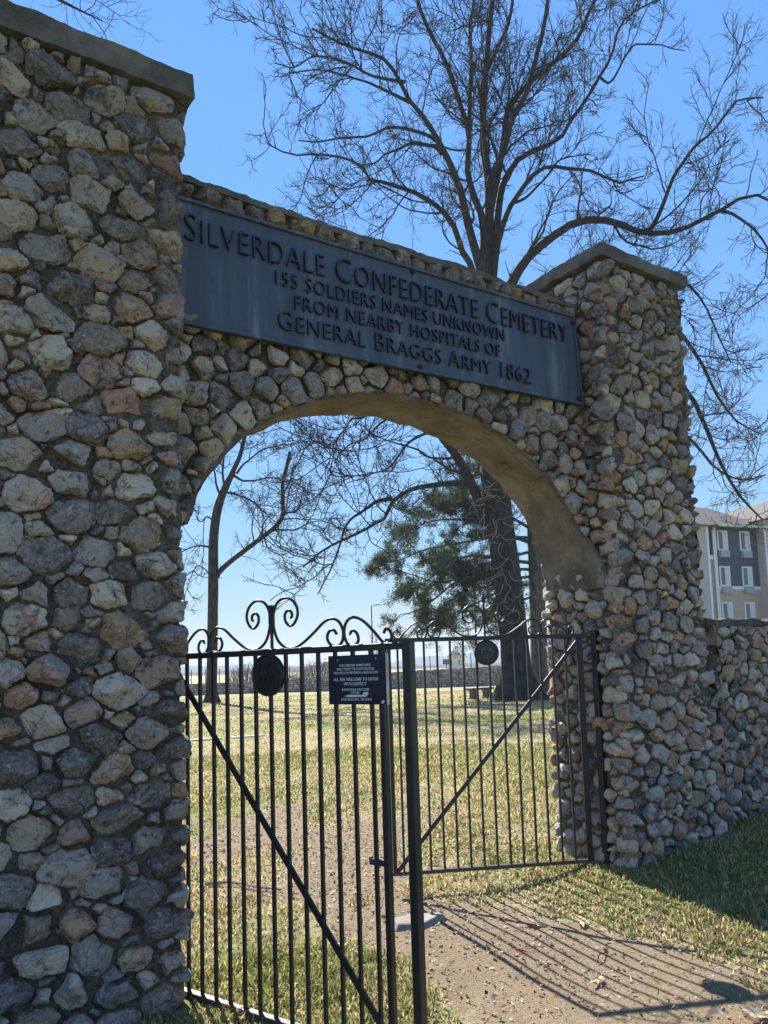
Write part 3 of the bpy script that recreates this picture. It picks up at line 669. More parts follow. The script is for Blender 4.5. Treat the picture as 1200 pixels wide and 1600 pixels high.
m = MB(); m.prism([(1.470,1.452),(1.484,1.452),(1.488,1.464),(1.480,1.466),(1.474,1.460)], -.0296, -.0284); m.build('scratch_patch', M['white'], PQ)
for x, z in ((1.238, 1.640), (1.448, 1.643)):
    m = MB(); m.tube([(x, -.027, z), (x, -.0305, z)], .003, 8); m.build('screw', M['white'], PQ)

GR = empty('iron_gate_leaf', (HX, HY, 0), 'black iron gate leaf swung inwards beside the farther pillar, spear tip above its medallion', 'gate', None, -.4458)
# local x points from hinge: use negative x by mirroring
before = set(bpy.data.objects)
leaf(GR, .085, 1.60, .845, .118, 1.815, [.1*k+.02 for k in range(1, 16)], spear=True, diag=((.11, 1.775), (1.58, .125)))
medallion(GR, .845, 1.692, .095, -.022, -1)
for o in [o for o in bpy.data.objects if o not in before]:
    for v in o.data.vertices: v.co.x = -v.co.x
    o.data.flip_normals()
for s_, z1, z0, root_l in ((1, 1.83, .0, 'black square steel gate post standing against the farther stone pillar'), (-1, 1.74, -.1, 'black square steel gate post half hidden behind the nearer stone pillar')):
    m = MB(); m.box((-.025, -.025, z0), (.025, .025, z1)); o = m.build('gate_post', M['iron'], None, (s_*(HX-.03), HY-.06, 0), bevel=.003); tag(o, root_l, 'gate post')
    for z in (.35, 1.62):
        m = MB(); m.box((-.045 if s_ > 0 else .01, -.0, z), (-.01 if s_ > 0 else .045, .05, z+.035)); m.tube([(-s_*.03, .045, z-.01), (-s_*.03, .045, z+.05)], .009, 8); m.build('hinge', M['rail'], o)

# ------------------------------------------------------------------ side boundary wall and far cemetery wall
def wall_thing(x0, x1, top0, top1, label, seed, rmin, rmax, visible, tmpl, lim=300, basez=0.0, yf=-.02):
    R0 = empty('boundary_wall', ((x0+x1)/2, .2, 0), label, 'stone wall'); bse = ((x0+x1)/2, .2, 0)
    rough_box('mortar_core', (x0, yf+.020, -.1), (x1, .40, top0-.05), M['mortar'], R0, .05, .014, bse, seed, 9)
    rough_box('coping', (x0, yf+.0, top0-.07), (x1, .43, top0), M['mortar'], R0, .035, .018, bse, seed+3, 9)
    W = Wall(R0, seed)
    W.face((x0, yf, 0), X_, -Y_, (0 if x0 > 0 else x1-x0-visible, .0, visible if x0 > 0 else x1-x0, top0-.06), rmin, rmax, 1.15, tmpl=tmpl, tries=9000, front=(.022, .042), angular=.95, tonef=tone_r)
    if x1-x0 > visible: W.face((x0+(visible if x0 > 0 else 0), yf, 0), X_, -Y_, (0, .0, x1-x0-visible, top0-.06), .06, .12, 1.2, tmpl='h2', see=False, tries=7000, front=(.03, .05))
    W.grit((x0, yf, 0), X_, -Y_, (0, 0, visible, top0-.06), 2600); W.finish(limit=lim); return R0
wall_thing(2.72, 12.0, 1.94, 1.94, 'waist to shoulder high rubble stone wall running right from the farther pillar', 404, .035, .075, 1.75, 'h3')
wall_thing(-9.0, -2.70, 1.94, 1.94, 'rubble stone wall running left from the nearer pillar', 505, .09, .14, .5, 'h2', 0)

FWP = [(-14.0, 58.0, .85), (6.0, 57.5, .85), (20.484, 52.9, .905), (28.07, 47.9, 1.20), (39.0, 42.9, 1.52), (50.0, 37.6, 1.75), (60.0, 33.0, 1.8)]
FW = empty('boundary_wall', (28, 48, 0), 'low dark rubble stone wall closing the far side of the cemetery lawn', 'stone wall'); rng = np.random.default_rng(606)
VV, FF, TT, n = [], [], [], 0; core = MB()
for (xa, ya, ha), (xb, yb, hb) in zip(FWP[:-1], FWP[1:]):
    a = np.array([xa, ya, 0]); b = np.array([xb, yb, 0]); L = np.linalg.norm(b-a); U = (b-a)/L; N = np.array([U[1], -U[0], 0])
    core.add([a-[28,48,0]+Z_*-.1, b-[28,48,0]+Z_*-.1, b-[28,48,0]+Z_*(hb-.04), a-[28,48,0]+Z_*(ha-.04)]+[v-N*.5-[28,48,0] for v in (a+Z_*-.1, b+Z_*-.1, b+Z_*(hb-.04), a+Z_*(ha-.04))],
             [(0,1,2,3),(7,6,5,4),(3,2,6,7),(0,3,7,4),(1,5,6,2)])
    z = 0.0
    while z < 1.9:
        s = rng.uniform(0, .2)
        hrow = rng.uniform(.14, .22)
        while s < L:
            wd = rng.uniform(.18, .42); top = ha+(hb-ha)*s/L
            if z+hrow*.6 < top:
                P_ = np.array([(0, 0), (wd, 0), (wd, hrow), (0, hrow)]); V, F = ICO['h2']; V = V*[wd*.5, hrow*.55, .09]*(1+rng.uniform(-.14, .14, (len(V), 1)))
                pos = a+U*(s+wd/2)+Z_*(min(z+hrow/2, top-.02)+rng.normal(0, .02))
                VV.append(V[:, :1]*U+V[:, 1:2]*Z_+V[:, 2:]*N+pos-[28, 48, 0]); FF.append(F+n); TT.append(np.tile((tone_of(rng), rng.random(), rng.random()), (len(V), 1))); n += len(V)
            s += wd*.97
        z += hrow*.95
core.build('mortar_core', M['mortar'], FW)
o = mobj('stone_courses', mesh_np('stone_courses', np.concatenate(VV), [np.concatenate(FF)], np.concatenate(TT), False), M['rock'], FW); o['kind'] = 'stuff'

# ------------------------------------------------------------------ trees
def resample(P_, R_, n):
    s = spline(np.column_stack([P_, R_]), 8); d = np.r_[0, np.cumsum(np.linalg.norm(np.diff(s[:, :3], axis=0), axis=1))]
    t = np.linspace(0, d[-1], n); return np.column_stack([np.interp(t, d, s[:, k]) for k in range(4)]), d[-1]
def tubes(P_, R_, k, rng):
    """P_ (B,n,3) R_ (B,n) -> V,F"""
    B, n, _ = P_.shape; T = np.gradient(P_, axis=1); T /= np.linalg.norm(T, axis=2, keepdims=True)+1e-9
    ref = rng.normal(size=(B, 1, 3)); mean = T.mean(1, keepdims=True); ref = ref-(ref*mean).sum(2, keepdims=True)*mean/((mean*mean).sum(2, keepdims=True)+1e-9)
    A = np.cross(T, ref); A /= np.linalg.norm(A, axis=2, keepdims=True)+1e-9; Bv = np.cross(T, A)
    an = 2*np.pi*np.arange(k)/k
    V = P_[:, :, None]+R_[:, :, None, None]*(A[:, :, None]*np.cos(an)[:, None]+Bv[:, :, None]*np.sin(an)[:, None])
    V = V.reshape(-1, 3); b, i, j = np.meshgrid(np.arange(B), np.arange(n-1), np.arange(k), indexing='ij')
    base = (b*n+i)*k; j2 = (j+1) % k
    return V, np.stack([base+j, base+j2, base+k+j2, base+k+j], -1).reshape(-1, 4)
def kids(rng, P_, R_, per_m, lfun, rfrac, rmin, n, spread=(35, 65), up=.25, jit=.22, tmin=.12, curl=.0, droop=None):
    """grow children from branches (B,n,3)"""
    seg = np.linalg.norm(np.diff(P_, axis=1), axis=2); L = seg.sum(1); cnt = rng.poisson(L*per_m*(1-tmin)); idx = np.repeat(np.arange(len(P_)), cnt)
    if len(idx) == 0: return np.zeros((0, n, 3)), np.zeros((0, n))
    t = tmin+(1-tmin)*rng.random(len(idx))**.85; m = P_.shape[1]; f = np.minimum(t*(m-1), m-1.001); i0 = f.astype(int); fr = (f-i0)[:, None]
    S = P_[idx, i0]*(1-fr)+P_[idx, i0+1]*fr; T = P_[idx, i0+1]-P_[idx, i0]; T /= np.linalg.norm(T, axis=1, keepdims=True)+1e-9
    pr = R_[idx, i0]*(1-fr[:, 0])+R_[idx, i0+1]*fr[:, 0]
    rv = rng.normal(size=(len(idx), 3)); rv[:, 2] += up; rv -= (rv*T).sum(1, keepdims=True)*T; rv /= np.linalg.norm(rv, axis=1, keepdims=True)+1e-9
    a = np.radians(rng.uniform(*spread, len(idx)))[:, None]; D = T*np.cos(a)+rv*np.sin(a)
    Lc = lfun(L[idx], t, rng, len(idx)); r0 = np.clip(pr*rfrac*rng.uniform(.7, 1.05, len(idx)), rmin, None); r0 = np.minimum(r0, np.maximum(pr*.95, rmin))
    out = np.zeros((len(idx), n, 3)); out[:, 0] = S; step = (Lc/(n-1))[:, None]
    for k in range(1, n):
        D = D+rng.normal(size=D.shape)*jit; D[:, 2] += up*.22
        if droop: D[:, 2] += droop*(.5-k/n)
        D /= np.linalg.norm(D, axis=1, keepdims=True); out[:, k] = out[:, k-1]+D*step
    R2 = np.maximum(r0[:, None]*np.linspace(1, .28, n)[None], rmin*np.linspace(1, .6, n)[None]); return out, R2
def join_tubes(lst, rng):
    VV, FF, n = [], [], 0
    for P_, R_, k in lst:
        if len(P_) == 0: continue
        V, F = tubes(P_, R_, k, rng); VV.append(V); FF.append(F+n); n += len(V)
    return np.concatenate(VV), np.concatenate(FF)
def bare_tree(seed, base, D0, trunk, limbs, label, group=None, dens=(1.0, 2.2, 3.6), scale=1.0, rmin=.007, mats=('bark', 'twig'), trunk_r=None, name='bare_tree', extra=None, droop=None, up=.25, l4=2.6, limb_nm='limb', l1=(.9, 4.0)):
    """trunk: list (u,v,dd,r); limbs the same; dd = extra depth in metres"""
    rng = np.random.default_rng(seed); base = np.array(base, float); root = empty(name, base, label, 'tree', group)
    w = lambda L_: (np.array([at(u, v, D0+dd) for u, v, dd, r in L_]), np.array([r for *_, r in L_]))
    P_, R_ = w(trunk); P_[0] = base+[0, 0, -.3]; s, L = resample(P_, R_, 30)
    an = np.linspace(0, 2*np.pi, 25)[:-1]; T = s[:, :3]; K = 24; V = []
    for q, (x, y, z, r) in enumerate(s):
        fl = 1+.75*max(0, 1-(z-base[2])/(r*2.2+.2))**2*(1+.35*np.sin(an*5+seed)); rg = r*fl*(1+.05*np.sin(an*9+q*.4)+.04*np.sin(an*4+q*.25+1))
        V.append(np.stack([x+rg*np.cos(an), y+rg*np.sin(an), np.full(K, z)], -1))
    V = np.concatenate(V); q, j = np.meshgrid(np.arange(29), np.arange(K), indexing='ij'); F = np.stack([q*K+j, q*K+(j+1) % K, (q+1)*K+(j+1) % K, (q+1)*K+j], -1).reshape(-1, 4)
    mobj('trunk', mesh_np('trunk', V-base, [F]), M[mats[0]], root)
    P0, R0 = [], []
    for lb in limbs:
        P_, R_ = w(lb); s, L = resample(P_, R_, 22); s[:, :3] += np.cumsum(rng.normal(0, .022*scale, (22, 3)), 0)*np.linspace(0, 1, 22)[:, None]; P0.append(s[:, :3]); R0.append(s[:, 3])
        VV, F = tubes(s[None, :, :3], s[None, :, 3], 10, rng); mobj(limb_nm, mesh_np(limb_nm, VV-base, [F]), M[mats[0]], root)
    P0, R0 = np.array(P0), np.array(R0)
    P1, R1 = kids(rng, P0, R0, 1.0*dens[0]/scale, lambda L, t, r, n: (r.uniform(*l1, n)*(1.12-.55*t))*scale, .42, rmin*1.9, 12, (30, 66), up, .15, .14, droop=droop)
    P2, R2 = kids(rng, np.concatenate([P1, P0[:, ::3][:, :8]]) if False else P1, R1, dens[1]*1.25/scale, lambda L, t, r, n: (.35+.55*L*(1-.5*t)*r.uniform(.5, 1, n)), .6, rmin*1.25, 8, (30, 65), up, .17, .1, droop=droop)
    P2b, R2b = kids(rng, P0, R0, 2.4*dens[0]/scale, lambda L, t, r, n: r.uniform(.4, 1.6, n)*scale, .25, rmin*1.1, 8, (35, 75), up, .18, .12, droop=droop)
    P2 = np.concatenate([P2, P2b]); R2 = np.concatenate([R2, R2b])
    P3, R3 = kids(rng, P2, R2, dens[2]*1.35/scale, lambda L, t, r, n: (.18*scale+.45*L*(1-.4*t)*r.uniform(.4, 1, n)), .7, rmin*.85, 6, (28, 66), up*.3, .20, .1, droop=droop)
    P4, R4 = kids(rng, P3, R3, l4/scale, lambda L, t, r, n: r.uniform(.12, .40, n)*scale, .8, rmin*.62, 4, (28, 60), up*.3, .26, .15)
    V, F = join_tubes([(P1, R1, 6), (P2, R2, 4)], rng); mobj('branches', mesh_np('branches', V-base, [F]), M[mats[0]], root)['kind'] = 'stuff'
    V, F = join_tubes([(P3, R3, 3), (P4, R4, 3)], rng); mobj('twigs', mesh_np('twigs', V-base, [F], None, False), M[mats[1]], root)['kind'] = 'stuff'
    print(label[:30], len(P1), len(P2), len(P3), len(P4)); return root

OB = onz(812, 1093)
trunk = [(812,1093,0,.74),(803,1000,0,.64),(790,880,0,.60),(774,760,0,.58),(763,640,0,.52),(757,540,0,.42),(756,450,0,.30),(758,370,0,.22)]
def L_(pts, r0, r1, d0=0., d1=0.):
    n = len(pts); r0 = r0*.86; return [(u, v, d0+(d1-d0)*(k/(n-1))**1.2, r0+(r1-r0)*(k/(n-1))**.7) for k, (u, v) in enumerate(pts)]
limbs = [
 L_([(756,410),(763,380),(764,320),(762,276),(758,256),(754,230),(754,190),(757,130),(762,60),(770,-30),(775,-120)], .30, .10, 0, 1),
 L_([(764,300),(768,275),(778,256),(790,226),(800,188),(822,150),(840,90),(852,40),(860,0),(872,-70)], .22, .07, 0, -2),
 L_([(766,330),(778,270),(786,220),(793,170),(827,127),(862,98),(897,63),(912,30),(927,0),(945,-40)], .20, .07, 0, 2),
 L_([(763,267),(755,200),(753,133),(770,90),(793,40),(800,0),(806,-50)], .17, .06, 0, 1.5),
 L_([(757,440),(745,400),(732,355),(722,310),(710,276),(698,248),(688,228),(674,204),(657,178),(640,160),(616,112),(592,88),(562,78),(520,58),(485,40)], .27, .04, 0, -3),
 L_([(757,420),(754,345),(742,312),(731,275),(731,250),(733,210),(724,180),(709,132),(694,90),(670,45),(655,0),(640,-50)], .22, .07, 0, -1.5),
 L_([(733,212),(734,150),(735,100),(734,40),(742,0),(747,-60)], .13, .06, -.5, 0.5),
 L_([(745,450),(736,415),(722,392),(710,354),(690,328),(668,312),(642,298),(620,291),(602,284),(580,281),(568,262),(538,246),(502,240),(460,240),(425,223)], .20, .025, 0, -5),
 L_([(690,240),(680,229),(660,226),(640,226),(620,236),(600,246),(585,258),(565,262)], .12, .03, -1, 1),
 L_([(684,222),(670,212),(640,202),(610,198),(590,207),(568,213),(532,214),(500,222),(470,220)], .11, .025, -1, -4),
 L_([(640,160),(620,150),(592,138),(570,129),(532,120),(490,117),(445,124)], .10, .025, -1.5, -1),
 L_([(632,128),(605,124),(580,118),(556,105),(529,93),(490,89),(460,104),(430,95)], .09, .02, -2, -5),
 L_([(764,440),(772,385),(778,335),(781,304),(789,280),(801,258),(820,243),(845,232),(871,224),(888,198),(914,164),(939,122),(956,96),(968,51),(987,28),(1016,11),(1040,0)], .24, .03, 0, 3),
 L_([(768,470),(776,390),(786,350),(797,322),(812,300),(827,280),(844,266),(866,262),(890,266),(917,267),(942,275),(965,286),(985,280),(1004,276)], .19, .03, 0, -4),
 L_([(800,318),(820,310),(838,292),(856,272),(874,248),(900,240),(925,236)], .09, .02, 0, -2),
 L_([(770,520),(785,475),(800,440),(812,420),(830,396),(860,372),(888,352),(922,342),(959,345),(987,357),(1013,364),(1058,360),(1087,346),(1123,329),(1149,312),(1174,303),(1205,312),(1230,330)], .33, .04, 0, -3),
 L_([(1013,364),(1030,334),(1047,289),(1058,266),(1087,227),(1115,204),(1143,167),(1160,150),(1200,142)], .13, .03, -1.5, -4),
 L_([(1123,329),(1143,334),(1172,354),(1190,375),(1203,398),(1215,430)], .09, .03, -2.5, -3),
 L_([(939,122),(955,128),(985,76),(1010,72),(1040,78),(1070,88)], .08, .02, 2, 1),
 L_([(770,560),(860,500),(960,470),(1040,500),(1090,560),(1120,620),(1150,660),(1190,680)], .22, .03, 0, 2),
 L_([(772,600),(880,560),(980,555),(1050,590),(1083,623),(1105,674),(1124,720),(1145,762),(1168,792),(1190,812)], .24, .03, 0, -3),
 L_([(768,540),(870,460),(980,420),(1060,430),(1100,460),(1130,520),(1150,560)], .16, .02, 0, -2),
 L_([(772,640),(880,640),(980,650),(1050,670),(1090,700),(1120,735),(1160,755),(1200,750)], .18, .03, 0, 3),
 L_([(760,820),(745,775),(728,738),(708,706),(690,682),(668,650),(640,600),(610,560)], .30, .14, 0, -3),
 L_([(756,815),(745,775),(732,756),(702,755),(680,758),(660,760),(630,769),(609,787),(601,808),(585,818),(563,831),(520,850),(490,870),(470,885)], .22, .03, 0, -6),
 L_([(612,779),(590,783),(579,790),(565,800),(548,812),(535,835),(525,870),(510,905),(498,930)], .12, .02, -3, -5),
 L_([(690,684),(670,676),(640,690),(625,710),(610,728),(590,738),(560,742),(520,740)], .10, .02, -1, -4),
 L_([(668,650),(640,640),(600,660),(570,690),(545,700),(520,730)], .10, .02, -2, -3),
 L_([(718,712),(700,716),(670,714),(650,700),(620,690),(590,680),(560,660)], .09, .02, 0, -3),
 L_([(640,600),(600,620),(570,650),(550,655),(540,672),(525,690),(515,730)], .09, .02, -2, -5)]
OT = bare_tree(1001, OB, 36.0, trunk, limbs, 'tall spreading leafless oak with thick dark trunk behind the arch, limbs across the sky', dens=(1.15, 2.0, 3.1), rmin=.0135, l4=2.6, droop=.05, l1=(1.2, 6.0))
# pale dead vine on the oak trunk
rng = np.random.default_rng(5); VB = MB()
for k in range(46):
    u0 = rng.uniform(755, 835); v0 = rng.uniform(740, 960); a = rng.uniform(0, 6.28); pts = []; D = 35.0+rng.uniform(-.3, .4)
    for q in range(7):
        pts.append(at(u0, v0, D)-OB); a += rng.normal(0, .9); u0 += 11*math.cos(a)*.9; v0 += 11*abs(math.sin(a)) if rng.random() < .75 else 6*math.sin(a)
    VB.tube(spline(pts, 3), np.linspace(.022, .006, 19), 4, False)
o = VB.build('dead_vine', M['vine'], OT); o['label'] = 'pale tangled dead vine twigs hanging on the trunk'

LB = onz(330, 1098); 
trunk = [(330,1098,0,.30),(332,1000,0,.27),(333,905,0,.27),(334,840,0,.26),(340,795,0,.24),(352,762,0,.20),(364,738,0,.16)]
limbs = [
 L_([(360,745),(375,712),(380,690),(392,655),(400,620),(405,570),(420,520)], .17, .06, 0, 1),
 L_([(336,905),(343,893),(357,880),(385,858),(412,838),(427,826),(440,806),(440,780),(440,753),(446,727),(451,703)], .19, .09, 0, -1),
 L_([(441,806),(450,801),(462,800),(470,785),(476,760)], .08, .03, -.8, -1),
 L_([(425,828),(445,828),(464,827),(477,819),(500,813),(520,820),(540,835)], .07, .02, -.6, -2),
 L_([(348,768),(368,773),(380,778),(392,785),(404,795),(416,804)], .09, .05, 0, -1.5),
 L_([(364,742),(372,747),(381,751),(400,749),(415,745),(435,744),(460,748),(480,765)], .10, .02, 0, 1.5),
 L_([(331,856),(318,853),(307,853),(293,858),(280,866),(262,882)], .08, .02, 0, -.5),
 L_([(332,812),(322,807),(312,815),(305,812),(300,803)], .06, .02),
 L_([(370,740),(378,728),(390,718),(408,703),(425,698),(445,695),(480,691),(505,696),(520,712)], .08, .02, 0, -2),
 L_([(345,775),(338,758),(336,742),(330,720),(320,690)], .09, .03, 0, 1),
 L_([(352,765),(348,740),(350,715),(356,690),(352,640)], .09, .03, 0, 2),
 L_([(440,775),(452,755),(458,735),(470,718),(480,700)], .06, .02, -.8, -2),
 L_([(333,905),(320,890),(308,885),(300,900),(292,920),(285,950)], .05, .015, 0, -1),
 L_([(412,838),(420,858),(440,868),(447,890),(455,915)], .05, .012, -.6, -1.6)]
bare_tree(1002, LB, 43.6, trunk, limbs, 'slender leafless tree with one long forked limb, seen through the left of the arch', dens=(1.2, 2.2, 3.0), rmin=.0135, l4=3.0, droop=.05, up=.1)

# tree behind the nearer pillar, only twigs of it show at the top left corner
TB = np.array([-1.9, 13.5, 0.0]); q = lambda p, r: None
def to_px(p):
    d = np.array(p, float)-CAM; z = d@_F; return (600+FPX*(d@_R)/z, 800+SY-FPX*(d@_U)/z, z)
def WL(pts, r0, r1):
    o = []; n = len(pts)
    for k, p in enumerate(pts):
        u, v, z = to_px(p); o.append((u, v, z-15, r0+(r1-r0)*k/(n-1)))
    return o
t1 = [at(-60, -120, 14.5), at(-20, -60, 14.2), at(30, -30, 14), at(80, -5, 13.8), at(125, 18, 13.7), at(160, 35, 13.6)]
bare_tree(1003, TB, 15, WL([TB, TB+[.1, 0, 3], TB+[.2, .1, 6], TB+[.1, .1, 8]], .2, .13),
          [WL([TB+[.1, .1, 7.8], t1[0], t1[1], t1[2], t1[3], t1[4], t1[5]], .07, .008), WL([TB+[.1, .1, 7.6], TB+[-1.5, .2, 9.5], TB+[-3, 0, 11]], .09, .02), WL([TB+[.1, .1, 8], TB+[-.3, 1.2, 11], TB+[-.8, 2, 13]], .1, .03),
           WL([t1[1], at(40, -70, 14), at(100, -50, 13.8), at(150, -30, 13.8)], .03, .008)],
          'leafless tree behind the nearer pillar, only its fine drooping twigs showing above the cap', scale=.55, dens=(1.2, 1.7, 2.0), rmin=.0045, l4=1.6)

# cedar -------------------------------------------------------------
CBp = onz(846, 1088); CD = to_px(CBp)[2]; rng = np.random.default_rng(77)
CT = empty('cedar_tree', CBp, 'dark green feathery cedar behind the oak trunk, spreading left within the arch', 'tree')
s, L = resample(np.array([at(u, v, CD) for u, v in ((846,1088),(842,1000),(838,900),(834,820),(828,720),(822,600),(818,500))]), np.array([.55,.42,.38,.34,.28,.2,.1]), 26)
V, F = tubes(s[None, :, :3], s[None, :, 3]*1.0, 16, rng); mobj('trunk', mesh_np('trunk', V-CBp, [F]), M['bark3'], CT)
cl = [L_([(836,880),(790,875),(740,868),(700,880),(670,905),(640,925),(615,935)], .12, .02, 0, -3), L_([(836,850),(790,835),(740,815),(690,812),(650,822),(620,838)], .12, .02, 0, 2),
      L_([(836,900),(800,905),(750,920),(700,940),(670,965),(640,990)], .10, .02, 0, -2), L_([(833,800),(800,780),(760,770),(720,775),(690,790)], .10, .02, 0, 1), L_([(830,760),(800,740),(770,725),(740,735),(715,750)], .09, .02, 0, -1),
      L_([(830,730),(800,700),(770,685),(735,690)], .09, .02, 0, 1.5), L_([(836,930),(800,945),(770,965),(730,985),(700,985)], .08, .02, 0, 1.5), L_([(834,820),(870,800),(910,800),(950,820)], .1, .02, 0, 1),
      L_([(836,880),(880,880),(930,900)], .1, .02, 0, -1), L_([(826,680),(800,640),(760,620),(720,630)], .1, .02, 0, 0), L_([(824,620),(860,590),(900,580)], .1, .02), L_([(820,560),(800,520),(790,480)], .08, .02),
      L_([(836,860),(800,870),(740,895),(690,910),(650,900),(600,885)], .1, .02, 0, .5), L_([(836,890),(780,890),(720,905),(680,935),(650,955),(625,960)], .1, .02, 0, -1), L_([(836,840),(770,840),(710,850),(660,860),(625,875),(595,880)], .1, .02, 0, 1.2), L_([(836,910),(780,925),(730,950),(690,965),(660,985)], .08, .02, 0, .8), L_([(836,830),(780,800),(720,790),(670,800),(640,830),(610,860)], .1, .02, 0, -1.5)]
P0, R0 = [], []
for lb in cl:
    P_ = np.array([at(u, v, CD+dd) for u, v, dd, r in lb]); s, L = resample(P_, np.array([r for *_, r in lb]), 16); P0.append(s[:, :3]); R0.append(s[:, 3])
P0, R0 = np.array(P0), np.array(R0)
P1, R1 = kids(rng, P0, R0, 5.0, lambda L, t, r, n: r.uniform(.6, 2.1, n)*(1.15-.5*t), .4, .015, 8, (30, 70), .1, .2, .06)
P2, R2 = kids(rng, P1, R1, 6.5, lambda L, t, r, n: r.uniform(.25, .75, n), .5, .008, 5, (30, 65), .15, .2, .15)
V, F = join_tubes([(P0, R0, 7), (P1, R1, 4), (P2, R2, 3)], rng); mobj('branches', mesh_np('branches', V-CBp, [F]), M['bark3'], CT)['kind'] = 'stuff'
def sprays(rng, P_, per, size, spread):
    idx = np.repeat(np.arange(len(P_)), per); t = rng.random(len(idx))**.7; m = P_.shape[1]; f = np.minimum(t*(m-1), m-1.001); i0 = f.astype(int); fr = (f-i0)[:, None]
    C_ = P_[idx, i0]*(1-fr)+P_[idx, i0+1]*fr+rng.normal(0, spread, (len(idx), 3)); T = P_[idx, i0+1]-P_[idx, i0]; T /= np.linalg.norm(T, axis=1, keepdims=True)+1e-9
    D = T+rng.normal(0, .75, T.shape); D[:, 2] += .15; D /= np.linalg.norm(D, axis=1, keepdims=True); Sd = np.cross(D, rng.normal(size=D.shape)); Sd /= np.linalg.norm(Sd, axis=1, keepdims=True)
    l = rng.uniform(.6, 1.4, (len(idx), 1))*size; w_ = l*.13
    V = np.stack([C_-D*l*.5, C_+Sd*w_, C_+D*l*.5, C_-Sd*w_], 1).reshape(-1, 3); F = np.arange(len(V)).reshape(-1, 4); return V, F
dark = snoise(P2[:, 2, 0], P2[:, 2, 1], P2[:, 2, 2], seed=9, oct=2, f=.9)
keep = dark > -.75; P2k = P2[keep]
V, F = sprays(rng, P2k, 72, .11, .085)
nn = len(V)//4; br = np.repeat(np.clip(.9+.45*rng.normal(size=nn)*.5, .4, 1.7), 4)[:, None]; hue = np.repeat(rng.random(nn), 4)[:, None]
col = (np.array([.055, .095, .042])*(1-hue)+np.array([.115, .135, .065])*hue)*br
mobj('foliage', mesh_np('foliage', V-CBp, [F], col, False), M['foliage'], CT)['kind'] = 'stuff'; print('cedar sprays', nn)

# small far bare shrubs ---------------------------------------------
def far_tree(seed, u, v, D, hpx, label, group=None):
    b = at(u, v, D); b[2] = 0; h = hpx/FPX*D; rng = np.random.default_rng(seed); root = empty('bare_tree', b, label, 'tree', group)
    s = np.array([[b+Z_*h*t+np.array([.02*h*math.sin(5*t+seed), 0, 0]) for t in np.linspace(0, .8, 8)]]); r = np.linspace(.02*h, .005*h, 8)[None]
    V, F = tubes(s, r, 7, rng); mobj('trunk', mesh_np('trunk', V-b, [F]), M['bark'], root)
    P1, R1 = kids(rng, s, r, 16/h, lambda L, t, q_, n: h*q_.uniform(.22, .5, n)*(1.1-.6*t), .5, .018, 7, (20, 50), .7, .13, .15)
    P2, R2 = kids(rng, P1, R1, 9/h, lambda L, t, q_, n: h*q_.uniform(.08, .22, n), .6, .014, 5, (20, 50), .5, .18, .15); P3, R3 = kids(rng, P2, R2, 14/h, lambda L, t, q_, n: h*q_.uniform(.04, .1, n), .7, .011, 4, (20, 50), .5, .2, .1)
    V, F = join_tubes([(P1, R1, 4), (P2, R2, 3), (P3, R3, 3)], rng); mobj('crown', mesh_np('crown', V-b, [F], None, False), M['twig'], root)['kind'] = 'stuff'
far_tree(1, 590, 1052, 75, 85, 'small leafless tree beyond the far wall, directly beside the lamp post')
far_tree(2, 552, 1056, 80, 70, 'small leafless tree beyond the far wall, left of the lamp post')
far_tree(3, 505, 1056, 95, 40, 'lowest faint leafless sapling beyond the far wall, above the notice plaque')

# ------------------------------------------------------------------ bench, markers, lamp posts
bc = (onz(728, 1093)+onz(772, 1090))/2; ux = onz(772, 1090)-onz(728, 1093); ux[2] = 0; ang = math.atan2(ux[1], ux[0])
BN = empty('stone_bench', (bc[0], bc[1], 0), 'low grey stone bench on two block legs beside the oak trunk', 'bench', None, ang)
m = MB(); m.box((-.80, -.22, .43), (.80, .22, .52)); m.build('seat', M['bench'], BN, bevel=.012)
for sx in (-.45, .45):
    m = MB(); m.prism([(sx-.20, -.02), (sx+.20, -.02), (sx+.17, .06), (sx+.12, .12), (sx+.12, .33), (sx+.20, .43), (sx-.20, .43), (sx-.12, .33), (sx-.12, .12), (sx-.17, .06)], -.16, .16); m.build('leg', M['bench'], BN)
for (a, b, lb) in (((298, 1158), (345, 1155), 'short pale flush concrete marker strip on the lawn nearest the left pillar'), ((362, 1154), (412, 1150), 'longer pale flush concrete marker strip on the lawn behind the left gate leaf')):
    p = onz(*a); q_ = onz(*b); d = q_-p; m = MB(); m.box((-np.linalg.norm(d)/2, -.10, -.02), (np.linalg.norm(d)/2, .10, .035)); o = m.build('grave_marker', M['slab'], None, tuple((p+q_)/2), bevel=.01)
    o.rotation_euler = (0, 0, math.atan2(d[1], d[0])); tag(o, lb, 'grave marker')
def lamp(u, D, ztop, arm, label):
    b = at(u, 1045, D); b[2] = 0; r = empty('lamp_post', b, label, 'lamp post', None, -YAW)
    m = MB(); m.tube([(0, 0, -.1), (0, 0, ztop)], [.10, .06], 8); m.build('pole', M['pole'], r)
    m = MB(); m.bar((0, 0, ztop-.05), (arm, 0, ztop+.06), .06, .06); m.build('arm', M['pole'], r)
    m = MB(); m.box((arm-.12, -.14, ztop+.02), (arm+.5, .14, ztop+.12)); m.build('lamp_head', M['pole'], r, bevel=.01)
lamp(583, 90, 8.7, .55, 'tall thin lamp post with single arm beyond the far wall, between the small trees')
lamp(746, 60, 8.2, .3, 'thin dark lamp post seen through the cedar foliage above the gate spear')

